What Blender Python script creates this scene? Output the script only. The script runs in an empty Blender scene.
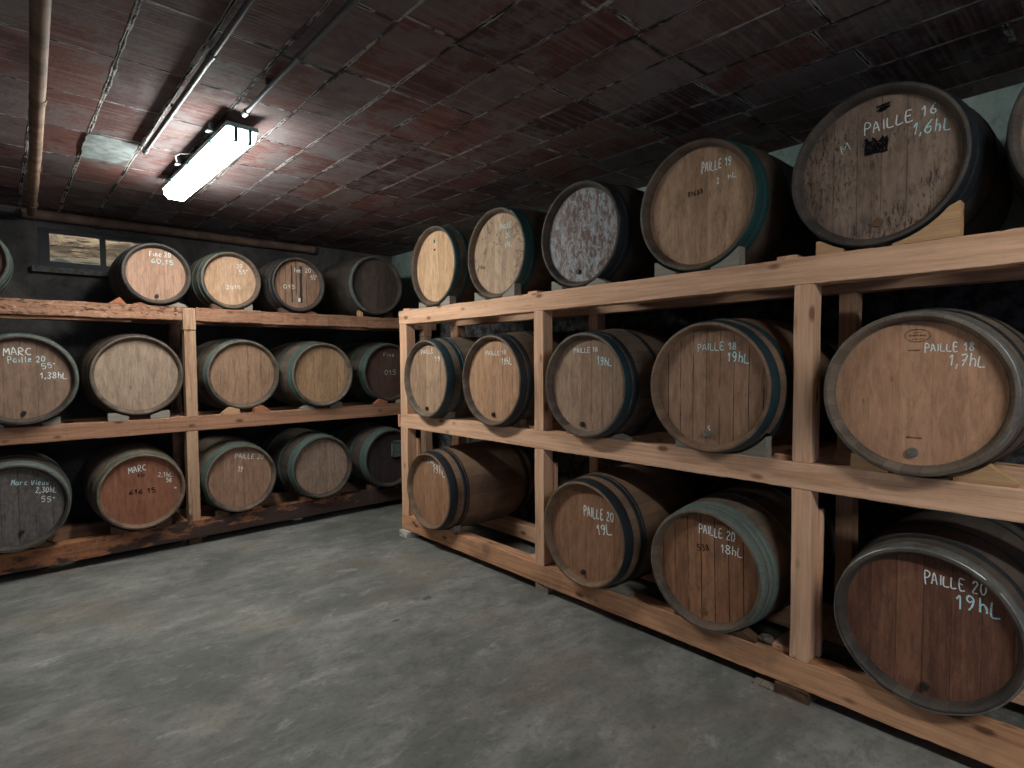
import bpy, bmesh, math, random
from mathutils import Vector, Matrix
from math import pi, sin, cos

D = bpy.data
SC = bpy.context.scene
COL = SC.collection

# ---------------------------------------------------------------- camera
YAW, PITCH, ROLL = 0.7346, 0.0403, -0.0071
f_ = Vector((sin(YAW)*cos(PITCH), cos(YAW)*cos(PITCH), -sin(PITCH)))
r_ = Vector((cos(YAW), -sin(YAW), 0.0))
u_ = r_.cross(f_)
rr = r_*cos(ROLL) + u_*sin(ROLL)
uu = -r_*sin(ROLL) + u_*cos(ROLL)
cam_d = D.cameras.new('camera')
cam_d.sensor_width = 36.0
cam_d.lens = 566.5/1024*36.0
cam_d.clip_start = 0.02
cam = D.objects.new('camera', cam_d)
cam.matrix_world = Matrix(((rr.x, uu.x, -f_.x, 0), (rr.y, uu.y, -f_.y, 0), (rr.z, uu.z, -f_.z, 1.45), (0, 0, 0, 1)))
COL.objects.link(cam)
SC.camera = cam

# ---------------------------------------------------------------- world (cool overcast daylight that enters by an added doorway, as blue fill, and by the light well)
wd = D.worlds.new('overcast_sky')
wd.use_nodes = True
bg = wd.node_tree.nodes['Background']
bg.inputs[0].default_value = (0.34, 0.52, 1.0, 1)
bg.inputs[1].default_value = 1.0
SC.world = wd

LAMP_STRENGTH = 34.0
SC.view_settings.view_transform = 'Standard'
SC.view_settings.look = 'None'
SC.view_settings.exposure = 1.12
SC.view_settings.gamma = 1.0
SC.view_settings.use_curve_mapping = False

# room dimensions (metres)
XR, XL, YB, YF, ZC = 3.62, -1.7, 6.2, -2.4, 2.744
rnd = random.Random(7)


# ---------------------------------------------------------------- helpers
def srgb(r, g, b):
    def c(v):
        v = v/255.0
        return v/12.92 if v <= 0.04045 else ((v+0.055)/1.055)**2.4
    return (c(r), c(g), c(b), 1.0)


class NT:
    """small node-tree builder"""
    def __init__(s, name):
        s.m = D.materials.new(name)
        s.m.use_nodes = True
        s.t = s.m.node_tree
        s.b = s.t.nodes['Principled BSDF']

    def n(s, kind, **kw):
        nd = s.t.nodes.new(kind)
        for k, v in kw.items():
            setattr(nd, k, v)
        return nd

    def link(s, a, b):
        s.t.links.new(a, b)

    def put(s, sock, v):
        if hasattr(v, 'is_output') or isinstance(v, bpy.types.NodeSocket):
            s.link(v, sock)
        else:
            sock.default_value = v

    def obj(s):
        return s.n('ShaderNodeTexCoord').outputs['Object']

    def mapped(s, vec, scale=(1, 1, 1), loc=(0, 0, 0), rot=(0, 0, 0)):
        m = s.n('ShaderNodeMapping')
        s.link(vec, m.inputs['Vector'])
        s.put(m.inputs['Scale'], scale)
        s.put(m.inputs['Location'], loc)
        s.put(m.inputs['Rotation'], rot)
        return m.outputs[0]

    def noise(s, vec, scale=5.0, detail=4.0, rough=0.6, dist=0.0):
        nd = s.n('ShaderNodeTexNoise')
        s.link(vec, nd.inputs['Vector'])
        nd.inputs['Scale'].default_value = scale
        nd.inputs['Detail'].default_value = detail
        nd.inputs['Roughness'].default_value = rough
        nd.inputs['Distortion'].default_value = dist
        return nd.outputs['Fac']

    def math(s, op, a, b=0.0, c=None, clamp=False):
        nd = s.n('ShaderNodeMath', operation=op, use_clamp=clamp)
        s.put(nd.inputs[0], a)
        s.put(nd.inputs[1], b)
        if c is not None:
            s.put(nd.inputs[2], c)
        return nd.outputs[0]

    def ramp(s, fac, lo, hi):
        nd = s.n('ShaderNodeMapRange', clamp=True)
        nd.interpolation_type = 'SMOOTHSTEP'
        s.put(nd.inputs['Value'], fac)
        nd.inputs['From Min'].default_value = lo
        nd.inputs['From Max'].default_value = hi
        return nd.outputs[0]

    def mix(s, fac, a, b, mode='MIX'):
        nd = s.n('ShaderNodeMix', data_type='RGBA', blend_type=mode)
        s.put(nd.inputs[0], fac)
        s.put(nd.inputs[6], a)
        s.put(nd.inputs[7], b)
        return nd.outputs[2]

    def sep(s, vec):
        nd = s.n('ShaderNodeSeparateXYZ')
        s.link(vec, nd.inputs[0])
        return nd.outputs

    def comb(s, x, y, z):
        nd = s.n('ShaderNodeCombineXYZ')
        s.put(nd.inputs[0], x)
        s.put(nd.inputs[1], y)
        s.put(nd.inputs[2], z)
        return nd.outputs[0]

    def wnoise(s, v):
        nd = s.n('ShaderNodeTexWhiteNoise', noise_dimensions='1D')
        s.put(nd.inputs['W'], v)
        return nd.outputs['Value']

    def bump(s, h, strength=0.3, dist=0.01):
        nd = s.n('ShaderNodeBump')
        nd.inputs['Strength'].default_value = strength
        nd.inputs['Distance'].default_value = dist
        s.link(h, nd.inputs['Height'])
        s.link(nd.outputs[0], s.b.inputs['Normal'])

    def out(s, color, rough=0.7, metal=0.0, spec=0.3):
        s.put(s.b.inputs['Base Color'], color)
        s.put(s.b.inputs['Roughness'], rough)
        s.put(s.b.inputs['Metallic'], metal)
        s.b.inputs['Specular IOR Level'].default_value = spec
        return s.m


def simple(name, c, rough=0.6, metal=0.0, var=0.25, scale=30):
    t = NT(name)
    n = t.noise(t.obj(), scale, 5)
    dark = tuple(v*(1-var) for v in c[:3])+(1,)
    lite = tuple(min(1, v*(1+var)) for v in c[:3])+(1,)
    t.bump(n, 0.15, 0.003)
    return t.out(t.mix(t.ramp(n, 0.3, 0.7), dark, lite), rough, metal)


def lumber(name, axis, base, dark, knot, grime=0.25, rough_saw=0.0, peel=None, seed=0.0):
    """sawn timber, grain along axis 0/1/2"""
    t = NT(name)
    o = t.obj()
    sc = [26.0, 26.0, 26.0]
    sc[axis] = 1.1
    v = t.mapped(o, tuple(sc), (seed, seed*.7, seed*.3))
    g = t.noise(v, 1.0, 7, 0.72, 1.1)
    sc2 = [90.0]*3
    sc2[axis] = 3.0
    fine = t.noise(t.mapped(o, tuple(sc2)), 1.0, 3, 0.7)
    big = t.noise(o, 2.2, 4, 0.6, 0.4)
    c = t.mix(t.ramp(g, 0.26, 0.62), dark, base)
    c = t.mix(t.math('MULTIPLY', t.ramp(fine, 0.40, 0.70), 0.5), c, tuple(x*0.62 for x in base[:3])+(1,))
    # knots
    ks = [9.5]*3
    ks[axis] = 4.2
    vo = t.n('ShaderNodeTexVoronoi')
    t.link(t.mapped(o, tuple(ks), (seed, 1.3, seed)), vo.inputs['Vector'])
    vo.inputs['Scale'].default_value = 1.0
    k = t.math('SUBTRACT', 1.0, t.ramp(vo.outputs['Distance'], 0.07, 0.20))
    c = t.mix(t.math('MULTIPLY', k, 0.8), c, knot)
    gm = t.ramp(big, 0.52, 0.8)
    c = t.mix(t.math('MULTIPLY', gm, grime), c, srgb(60, 52, 46))
    h = t.math('ADD', g, t.math('MULTIPLY', fine, 0.5))
    if rough_saw > 0:
        # cracked chipped surface
        vv = [34.0]*3
        vv[axis] = 16.0
        q = t.noise(t.mapped(o, tuple(vv)), 1.0, 5, 0.7, 1.0)
        c = t.mix(t.math('MULTIPLY', t.ramp(q, 0.50, 0.62), rough_saw), c, srgb(58, 42, 34))
        c = t.mix(t.math('MULTIPLY', t.ramp(q, 0.40, 0.30), rough_saw), c, srgb(214, 186, 156))
        h = t.math('ADD', h, q)
    if peel is not None:
        # dark flaking paint, more of it towards +axis end and towards the ground
        s3 = t.sep(o)
        pn = t.noise(t.mapped(o, (5, 5, 13)), 1.0, 6, 0.65, 0.3)
        grow = t.math('MULTIPLY_ADD', s3[axis], peel[0], peel[1])
        low = t.math('MULTIPLY_ADD', s3[2], -1.6, 0.16)
        m = t.ramp(t.math('ADD', t.math('ADD', pn, grow), low), 0.48, 0.58)
        c = t.mix(t.math('MULTIPLY', m, 0.9), c, srgb(52, 46, 46))
        h = t.math('ADD', h, t.math('MULTIPLY', m, 0.8))
    t.bump(h, 0.35, 0.004)
    return t.out(c, 0.75, 0, 0.25)


def head_wood(name, a, b, joint=0.6, plank=0.085, stain=0.3, stain_col=(60, 50, 45), white=0.0, blotch=0.0, seed=0.0, tilt=0.0, speck=0.0):
    """flat planked barrel end, planks standing along local Z"""
    t = NT(name)
    a, b = [srgb(q[0]*.97, q[1]*.94, q[2]*.945) for q in (a, b)]
    o = t.mapped(t.obj(), (1, 1, 1), (0, seed*0.013, 0), (tilt, 0, 0))
    s3 = t.sep(o)
    wob = t.math('MULTIPLY', t.math('SUBTRACT', t.noise(t.mapped(o, (0, 2, 1.2), (seed, 0, 0)), 1.0, 1), 0.5), 0.012)
    pi_ = t.math('DIVIDE', t.math('ADD', t.math('ADD', s3[1], 0.5 + seed*0.01), wob), plank)
    idx = t.math('FLOOR', pi_)
    fr = t.math('FRACT', pi_)
    tone = t.wnoise(t.math('ADD', idx, seed*7.3))
    edge = t.math('MINIMUM', fr, t.math('SUBTRACT', 1.0, fr))
    gapw = t.math('MULTIPLY', t.wnoise(t.math('ADD', idx, seed*3.1+5)), 0.03)
    jn = t.math('LESS_THAN', edge, t.math('ADD', gapw, 0.008))
    br = t.ramp(t.noise(t.mapped(o, (3, 14, 5), (seed, seed, 0)), 1.0, 3), 0.34, 0.46)
    jn = t.math('MULTIPLY', t.math('MULTIPLY', jn, br), joint)
    gv = t.comb(seed, t.math('MULTIPLY', s3[1], 60.0), t.math('ADD', t.math('MULTIPLY', s3[2], 3.0), t.math('MULTIPLY', idx, 3.7)))
    g = t.noise(gv, 1.0, 6, 0.68, 0.35)
    fine = t.noise(t.mapped(o, (1, 230, 14), (seed, 0, 0)), 1.0, 2, 0.6)
    c = t.mix(t.math('ADD', t.math('MULTIPLY', tone, 0.65), t.math('MULTIPLY', t.ramp(g, 0.3, 0.7), 0.45)), a, b)
    c = t.mix(t.math('MULTIPLY', t.ramp(fine, 0.5, 0.8), 0.35), c, tuple(x*0.5 for x in a[:3])+(1,))
    mo = t.noise(t.mapped(o, (8, 34, 9), (seed*2.1, seed, 7)), 1.0, 6, 0.75, 0.4)
    c = t.mix(t.math('MULTIPLY', t.ramp(mo, 0.44, 0.66), 0.42), c, tuple(x*0.42 for x in a[:3])+(1,))
    c = t.mix(t.math('MULTIPLY', t.ramp(mo, 0.46, 0.30), 0.35), c, tuple(min(1, x*1.35) for x in b[:3])+(1,))
    sn = t.noise(t.mapped(o, (4, 8, 5), (seed*1.7, seed, 2)), 1.0, 6, 0.68, 0.5)
    c = t.mix(t.math('MULTIPLY', t.ramp(sn, 0.47, 0.72), stain), c, srgb(*stain_col))
    if blotch:
        bn = t.noise(t.mapped(o, (9, 9, 9), (seed, 4, seed)), 1.0, 6, 0.75, 1.2)
        c = t.mix(t.math('MULTIPLY', t.ramp(bn, 0.54, 0.63), blotch), c, srgb(70, 60, 54))
    if speck:
        sp = t.noise(t.mapped(o, (40, 85, 26), (seed, 4, seed)), 1.0, 4, 0.8, 0.2)
        reg = t.ramp(t.noise(t.mapped(o, (5, 5, 5), (seed, 1, 1)), 1.0, 3), 0.40, 0.6)
        c = t.mix(t.math('MULTIPLY', t.math('MULTIPLY', t.ramp(sp, 0.52, 0.60), reg), speck), c, srgb(40, 36, 36))
        c = t.mix(t.math('MULTIPLY', t.math('MULTIPLY', t.ramp(sp, 0.45, 0.36), reg), speck*0.35), c, srgb(176, 162, 146))
    if white:
        wn = t.noise(t.mapped(o, (12, 30, 16), (seed, 9, seed)), 1.0, 8, 0.82, 0.6)
        c = t.mix(t.math('MULTIPLY', t.ramp(wn, 0.42, 0.60), white), c, srgb(172, 180, 184))
    kv = t.n('ShaderNodeTexVoronoi')
    t.link(t.mapped(o, (1, 15, 6), (0, seed, seed)), kv.inputs['Vector'])
    kv.inputs['Scale'].default_value = 1.0
    kn = t.math('SUBTRACT', 1.0, t.ramp(kv.outputs['Distance'], 0.03, 0.11))
    c = t.mix(t.math('MULTIPLY', kn, 0.55), c, tuple(x*0.3 for x in a[:3])+(1,))
    c = t.mix(jn, c, srgb(26, 20, 18))
    t.bump(t.math('SUBTRACT', t.math('ADD', t.math('MULTIPLY', g, 0.5), t.math('MULTIPLY', tone, 0.5)), t.math('MULTIPLY', jn, 3.0)), 0.4, 0.0025)
    return t.out(c, 0.72, 0, 0.22)


def stave_wood(name, a, b, n=30, wet=0.3, rough=0.62):
    """curved staves round local X axis (barrel centre height is stored in the mesh, see ZR)"""
    t = NT(name)
    a, b = srgb(*a), srgb(*b)
    at = t.n('ShaderNodeAttribute', attribute_name='around')
    ang = at.outputs['Fac']
    fi = t.math('MULTIPLY', ang, float(n))
    idx = t.math('FLOOR', fi)
    fr = t.math('FRACT', fi)
    oi = t.n('ShaderNodeObjectInfo')
    tone = t.wnoise(t.math('ADD', idx, t.math('MULTIPLY', oi.outputs['Random'], 50.0)))
    o = t.obj()
    s3 = t.sep(o)
    g = t.noise(t.comb(t.math('MULTIPLY', s3[0], 5.0), t.math('MULTIPLY', ang, 260.0), t.math('MULTIPLY', oi.outputs['Random'], 30.0)), 1.0, 5, 0.65, 0.3)
    c = t.mix(t.math('ADD', t.math('MULTIPLY', tone, 0.55), t.math('MULTIPLY', g, 0.45)), a, b)
    dn = t.noise(o, 5.0, 5, 0.65, 0.4)
    c = t.mix(t.math('MULTIPLY', t.ramp(dn, 0.45, 0.7), wet), c, srgb(30, 30, 32))
    e = t.math('MINIMUM', fr, t.math('SUBTRACT', 1.0, fr))
    j = t.math('LESS_THAN', e, 0.018)
    c = t.mix(t.math('MULTIPLY', j, 0.5), c, srgb(22, 18, 17))
    t.bump(t.math('SUBTRACT', g, t.math('MULTIPLY', j, 2.0)), 0.4, 0.003)
    return t.out(c, rough, 0, 0.35)


def iron(name, c, metal=0.55, rough=0.42, rust=0.25):
    t = NT(name)
    o = t.obj()
    n = t.noise(o, 14, 6, 0.7)
    n2 = t.noise(o, 60, 3, 0.7)
    col = t.mix(t.ramp(n2, 0.3, 0.7), tuple(x*0.7 for x in srgb(*c)[:3])+(1,), srgb(*c))
    col = t.mix(t.math('MULTIPLY', t.ramp(n, 0.52, 0.72), rust), col, srgb(92, 72, 60))
    t.bump(t.math('ADD', n, n2), 0.25, 0.002)
    return t.out(col, t.math('MULTIPLY_ADD', n, 0.3, rough-0.1), metal, 0.5)


# ---------------------------------------------------------------- mesh helpers
def link(name, bm, mat, parent=None, smooth=False, loc=None):
    me = D.meshes.new(name)
    bmesh.ops.recalc_face_normals(bm, faces=bm.faces)
    bm.to_mesh(me)
    bm.free()
    if mat is not None:
        me.materials.append(mat)
    if smooth:
        for p in me.polygons:
            p.use_smooth = True
        try:
            me.set_sharp_from_angle(angle=math.radians(38))
        except Exception:
            pass
    o = D.objects.new(name, me)
    COL.objects.link(o)
    if loc:
        o.location = loc
    if parent is not None:
        o.parent = parent
    return o


def empty(name, loc, rz=0.0, label=None, cat=None, group=None):
    e = D.objects.new(name, None)
    e.empty_display_size = 0.1
    e.location = loc
    e.rotation_euler = (0, 0, rz)
    COL.objects.link(e)
    tag(e, label, cat, group)
    return e


def tag(o, label=None, cat=None, group=None, kind=None):
    if label:
        o['label'] = label
    if cat:
        o['category'] = cat
    if group:
        o['group'] = group
    if kind:
        o['kind'] = kind
    return o


def add_box(bm, x0, x1, y0, y1, z0, z1, bev=0.0):
    res = bmesh.ops.create_cube(bm, size=1.0)
    vs = res['verts']
    for v in vs:
        v.co = Vector(((x0+x1)/2 + v.co.x*(x1-x0), (y0+y1)/2 + v.co.y*(y1-y0), (z0+z1)/2 + v.co.z*(z1-z0)))
    if bev > 0:
        es = list({e for v in vs for e in v.link_edges})
        bmesh.ops.bevel(bm, geom=es, offset=bev, segments=2, affect='EDGES', profile=0.6)


def timber(name, x0, x1, y0, y1, z0, z1, mat, parent, bev=0.005, wob=0.0015, seat=None):
    """sawn length of timber: bevelled box cut in lengths so that its edges wander a little"""
    bm = bmesh.new()
    add_box(bm, x0, x1, y0, y1, z0, z1, bev)
    dims = (x1-x0, y1-y0, z1-z0)
    ax = max(range(3), key=lambda i: dims[i])
    lo = (x0, y0, z0)[ax]
    nseg = max(1, int(dims[ax]/(0.02 if seat else 0.16)))
    if seat:
        for f_x in (.25, .5, .75):
            p = [x0+dims[0]*f_x, y0+dims[1]*f_x, 0]
            nrm = [0, 0, 0]
            nrm[1-ax] = 1
            bmesh.ops.bisect_plane(bm, geom=bm.verts[:]+bm.edges[:]+bm.faces[:], plane_co=p, plane_no=nrm)
    nrm = [0, 0, 0]
    nrm[ax] = 1
    for i in range(1, nseg):
        p = [0, 0, 0]
        p[ax] = lo + dims[ax]*i/nseg
        bmesh.ops.bisect_plane(bm, geom=bm.verts[:]+bm.edges[:]+bm.faces[:], plane_co=p, plane_no=nrm)
    rr_ = random.Random(int((x0*31+y0*17+z0*7)*1000))
    cuts = {}
    for v in bm.verts:
        k = round(v.co[ax]/(0.2 if seat else 0.01))
        if k not in cuts:
            cuts[k] = [rr_.uniform(-wob, wob) for _ in range(3)]
        for a in range(3):
            if a != ax:
                v.co[a] += cuts[k][a] + rr_.uniform(-wob, wob)*0.5
    if seat:
        for v in bm.verts:
            if v.co.z > z1-.04:
                v.co.z = min(v.co.z, max(seat(v.co.x, v.co.y), z1-.035))
    return link(name, bm, mat, parent)


def tube(bm, pts, rad, seg=16, cap=True):
    rings = []
    n = len(pts)
    for i, p in enumerate(pts):
        p = Vector(p)
        d = (Vector(pts[min(i+1, n-1)]) - Vector(pts[max(i-1, 0)])).normalized()
        a = d.orthogonal().normalized() if abs(d.z) > 0.9 else Vector((0, 0, 1)).cross(d).normalized()
        b = d.cross(a).normalized()
        r = rad[i] if isinstance(rad, (list, tuple)) else rad
        rings.append([bm.verts.new(p + a*(r*cos(2*pi*k/seg)) + b*(r*sin(2*pi*k/seg))) for k in range(seg)])
    for i in range(n-1):
        for k in range(seg):
            bm.faces.new((rings[i][k], rings[i][(k+1) % seg], rings[i+1][(k+1) % seg], rings[i+1][k]))
    if cap:
        bm.faces.new(rings[0][::-1])
        bm.faces.new(rings[-1])


def lathe_x(bm, prof, seg, zc, closed=False, jit=None, layer=None):
    """prof: list of (t, r) ; turned round the line y=0, z=zc along local X"""
    rings = []
    for i, (t_, r) in enumerate(prof):
        ring = []
        for k in range(seg):
            a = 2*pi*k/seg
            dt, dr = jit(i, k) if jit else (0, 0)
            ring.append(bm.verts.new((t_+dt, (r+dr)*cos(a), zc+(r+dr)*sin(a))))
        rings.append(ring)
    m = len(prof)
    for i in range(m if closed else m-1):
        A, B = rings[i], rings[(i+1) % m]
        for k in range(seg):
            f = bm.faces.new((A[k], A[(k+1) % seg], B[(k+1) % seg], B[k]))
            if layer is not None:
                for lp in f.loops:
                    kk = k+1 if (lp.vert is A[(k+1) % seg] or lp.vert is B[(k+1) % seg]) else k
                    lp[layer] = kk/seg
    return rings


# ---------------------------------------------------------------- handwriting strokes (unit height, drawn in a 0.62 wide cell)
G = {
 'P': [[(.05, -.15), (.08, 1), (.45, .98), (.55, .75), (.40, .52), (.08, .48)]],
 'A': [[(0, 0), (.28, 1), (.56, 0)], [(.1, .35), (.48, .38)]],
 'I': [[(.22, 0), (.26, 1)]],
 'L': [[(.06, 1), (.02, .02), (.55, 0)]],
 'E': [[(.52, .98), (.08, 1), (.04, 0), (.54, .02)], [(.06, .52), (.42, .52)]],
 'M': [[(0, -.1), (.06, 1), (.3, .4), (.55, 1), (.6, 0)]],
 'R': [[(.05, 0), (.06, 1), (.45, .95), (.45, .6), (.06, .5), (.55, 0)]],
 'C': [[(.55, .85), (.3, 1), (.06, .7), (.06, .3), (.3, 0), (.58, .12)]],
 'V': [[(0, 1), (.25, 0), (.55, 1)]],
 'F': [[(.06, 0), (.08, 1), (.55, 1)], [(.08, .52), (.42, .55)]],
 'T': [[(0, 1), (.6, 1)], [(.3, 1), (.3, 0)]],
 'a': [[(.45, .6), (.2, .62), (.06, .3), (.2, 0), (.42, .15), (.46, .6), (.5, 0)]],
 'i': [[(.22, .6), (.26, 0)], [(.24, .82), (.25, .88)]],
 'l': [[(.2, 1), (.22, .1), (.36, 0)]],
 'e': [[(.08, .32), (.46, .4), (.36, .62), (.14, .58), (.08, .2), (.26, 0), (.5, .1)]],
 'r': [[(.1, 0), (.12, .6), (.2, .5), (.45, .62)]],
 'c': [[(.48, .52), (.26, .62), (.08, .3), (.24, 0), (.5, .08)]],
 'n': [[(.08, 0), (.1, .6)], [(.1, .4), (.3, .62), (.46, .5), (.48, 0)]],
 'u': [[(.08, .6), (.1, .1), (.3, 0), (.46, .2), (.46, .6), (.5, 0)]],
 'x': [[(.05, .6), (.5, 0)], [(.5, .6), (.05, 0)]],
 'h': [[(.08, 0), (.12, 1.1)], [(.1, .45), (.32, .62), (.48, .45), (.48, 0)]],
 '0': [[(.3, 1), (.08, .75), (.06, .25), (.28, 0), (.5, .25), (.52, .75), (.3, 1)]],
 '1': [[(.05, .68), (.34, 1), (.3, 0)]],
 '2': [[(.06, .8), (.3, 1), (.5, .78), (.3, .4), (.04, 0), (.56, .04)]],
 '3': [[(.08, .9), (.34, 1), (.5, .78), (.26, .54), (.52, .3), (.34, 0), (.05, .1)]],
 '4': [[(.34, 1), (.04, .35), (.55, .35)], [(.4, .65), (.38, 0)]],
 '5': [[(.52, 1), (.12, 1), (.1, .58), (.36, .62), (.52, .34), (.34, 0), (.05, .08)]],
 '6': [[(.48, 1), (.16, .6), (.06, .25), (.28, 0), (.5, .2), (.4, .46), (.1, .38)]],
 '7': [[(.02, .95), (.52, 1), (.2, 0)], [(.12, .5), (.48, .54)]],
 '8': [[(.3, .52), (.08, .78), (.3, 1), (.5, .78), (.3, .52), (.05, .25), (.3, 0), (.54, .25), (.3, .52)]],
 '9': [[(.46, .72), (.28, .52), (.08, .72), (.26, 1), (.48, .8), (.42, .3), (.2, 0)]],
 ',': [[(.24, .14), (.1, -.22)]],
 '°': [[(.2, 1), (.08, .88), (.2, .74), (.34, .86), (.2, 1)]],
}
NARROW = {'I': .42, '1': .6, ',': .4, 'i': .45, 'l': .5, ' ': .5, '°': .5}


def stroke_text(bm, txt, p0, p1, h, zc, x, width, rs, jitter=0.045):
    """write txt from p0 to p1 (u to the reader's right, v up, from the centre of the barrel end)"""
    adv = [NARROW.get(ch, .78) for ch in txt]
    tot = sum(adv)
    du, dv = p1[0]-p0[0], p1[1]-p0[1]
    Ln = math.hypot(du, dv)
    ux, uy = du/Ln, dv/Ln
    sx = Ln/tot
    pos = 0.0
    for ch, a in zip(txt, adv):
        drop = rs.uniform(-.05, .05)
        hs = h*rs.uniform(.92, 1.1)
        for line in G.get(ch, []):
            pts = []
            for i, (gx, gy) in enumerate(line):
                gx += rs.uniform(-jitter, jitter)
                gy += rs.uniform(-jitter, jitter) + drop
                s_ = pos + gx*(a/.78)*sx*1.0
                pts.append(Vector((p0[0]+ux*s_-uy*gy*hs*0.9, p0[1]+uy*s_+ux*gy*hs)))
            ribbon(bm, pts, width, zc, x, rs)
        pos += a*sx


def ribbon(bm, pts, width, zc, x, rs):
    sm = []
    n = len(pts)
    for i in range(n-1):
        q0, q1, q2, q3 = pts[max(i-1, 0)], pts[i], pts[i+1], pts[min(i+2, n-1)]
        for k in range(4):
            t_ = k/4
            sm.append(0.5*((2*q1)+(q2-q0)*t_+(2*q0-5*q1+4*q2-q3)*t_*t_+(3*q1-q0-3*q2+q3)*t_**3))
    sm.append(pts[-1])
    prev = None
    for i, p in enumerate(sm):
        d = (sm[min(i+1, len(sm)-1)]-sm[max(i-1, 0)])
        d = d.normalized() if d.length > 1e-9 else Vector((1, 0))
        nn = Vector((-d.y, d.x))*width*0.5*rs.uniform(.75, 1.2)
        a, b = p+nn, p-nn
        cur = (bm.verts.new((x, -a.x, zc+a.y)), bm.verts.new((x, -b.x, zc+b.y)))
        if prev:
            bm.faces.new((prev[0], prev[1], cur[1], cur[0]))
        prev = cur

# ---------------------------------------------------------------- room shell
FZ = -0.03      # floor level


def room():
    # floor: poured concrete
    t = NT('poured_concrete')
    o = t.obj()
    rot = t.mapped(o, (1.4, 2.2, 1), (0, 0, 0), (0, 0, 0.75))
    big = t.noise(rot, 1.0, 7, 0.62, 0.7)
    mid = t.noise(t.mapped(o, (2.2, 4.5, 1), (3, 1, 0), (0, 0, 0.5)), 1.6, 7, 0.7, 0.4)
    fine = t.noise(o, 42, 6, 0.75)
    mott = t.noise(t.mapped(o, (5, 9, 1), (1, 1, 0), (0, 0, 0.6)), 1.0, 8, 0.8, 0.3)
    c = t.mix(t.ramp(big, 0.30, 0.72), srgb(102, 103, 98), srgb(144, 144, 137))
    c = t.mix(t.math('MULTIPLY', t.ramp(mott, 0.48, 0.64), 0.5), c, srgb(80, 80, 79))
    c = t.mix(t.math('MULTIPLY', t.ramp(mott, 0.45, 0.32), 0.5), c, srgb(176, 174, 166))
    c = t.mix(t.math('MULTIPLY', t.ramp(mid, 0.46, 0.70), 0.45), c, srgb(100, 100, 98))
    c = t.mix(t.math('MULTIPLY', t.ramp(mid, 0.42, 0.30), 0.35), c, srgb(196, 194, 186))
    br = t.noise(t.mapped(o, (1.3, 1.3, 1), (9, 2, 0)), 1.0, 4, 0.6, 0.3)
    c = t.mix(t.math('MULTIPLY', t.ramp(br, 0.50, 0.66), 0.3), c, srgb(140, 124, 108))
    c = t.mix(t.math('MULTIPLY', t.ramp(fine, 0.48, 0.72), 0.4), c, srgb(70, 70, 70))
    sp = t.noise(t.mapped(o, (3, 7, 1), (5, 5, 0), (0, 0, 0.6)), 1.2, 3, 0.55, 0.2)
    c = t.mix(t.math('MULTIPLY', t.ramp(sp, 0.70, 0.75), 0.7), c, srgb(52, 52, 56))
    pit = t.noise(o, 7, 8, 0.8)
    t.bump(t.math('ADD', t.math('MULTIPLY', fine, 0.4), pit), 0.35, 0.008)
    t.out(c, t.math('MULTIPLY_ADD', mid, 0.3, 0.5), 0, 0.3)
    bm = bmesh.new()
    add_box(bm, XL-.2, XR+.2, YF-.2, YB+.6, -.18, FZ)
    tag(link('floor', bm, t.m), 'poured grey concrete cellar floor with stains', None, None, 'structure')

    # ceiling: hollow clay blocks, long joints along Y
    t = NT('clay_block_ceiling')
    o = t.obj()
    wobn = t.n('ShaderNodeTexNoise')
    t.link(o, wobn.inputs['Vector'])
    wobn.inputs['Scale'].default_value = 2.4
    wobn.inputs['Detail'].default_value = 5
    wo = t.n('ShaderNodeVectorMath', operation='MULTIPLY_ADD')
    t.link(wobn.outputs['Color'], wo.inputs[0])
    wo.inputs[1].default_value = (0.022, 0.022, 0)
    t.link(o, wo.inputs[2])
    s3 = t.sep(wo.outputs[0])
    px = t.math('DIVIDE', t.math('SUBTRACT', s3[0], 0.916-0.252*12+0.011), 0.252)
    row = t.math('FLOOR', px)
    fx = t.math('FRACT', px)
    shift = t.math('MULTIPLY', t.math('SUBTRACT', t.wnoise(row), 0.5), 0.16)
    py = t.math('ADD', t.math('DIVIDE', t.math('SUBTRACT', s3[1], 1.90-0.52*10+0.011), 0.52), shift)
    cy = t.math('FLOOR', py)
    fy = t.math('FRACT', py)
    ex = t.math('MULTIPLY', t.math('MINIMUM', fx, t.math('SUBTRACT', 1.0, fx)), 0.252)
    ey = t.math('MULTIPLY', t.math('MINIMUM', fy, t.math('SUBTRACT', 1.0, fy)), 0.52)
    e = t.math('MINIMUM', ex, ey)
    wv = t.math('MULTIPLY_ADD', t.noise(o, 3.2, 4, 0.7), 0.034, -0.0085)
    joint = t.math('SUBTRACT', 1.0, t.ramp(t.math('SUBTRACT', e, wv), -0.0015, 0.003))
    gap = t.math('SUBTRACT', 1.0, t.ramp(t.math('SUBTRACT', e, t.math('MULTIPLY', wv, 0.35)), -0.001, 0.001))
    tile = t.math('MULTIPLY_ADD', row, 17.3, t.math('MULTIPLY', cy, 5.1))
    tone = t.wnoise(tile)
    tone2 = t.wnoise(t.math('ADD', tile, 3.3))
    grime = t.noise(o, 3.5, 7, 0.72, 0.3)
    fine = t.noise(o, 38, 5, 0.7)
    ridge = t.n('ShaderNodeMath', operation='SINE')
    t.link(t.math('MULTIPLY', s3[1], 2*pi/0.024), ridge.inputs[0])
    rg = ridge.outputs[0]
    streak = t.noise(t.mapped(o, (2.0, 46, 1)), 1.0, 3, 0.6)
    c = t.mix(tone, srgb(72, 52, 55), srgb(126, 84, 76))
    c = t.mix(t.math('MULTIPLY', t.ramp(tone2, 0.45, 0.8), 0.7), c, srgb(116, 106, 106))
    c = t.mix(t.math('MULTIPLY', t.ramp(streak, 0.45, 0.7), 0.5), c, srgb(150, 128, 120))
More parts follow.
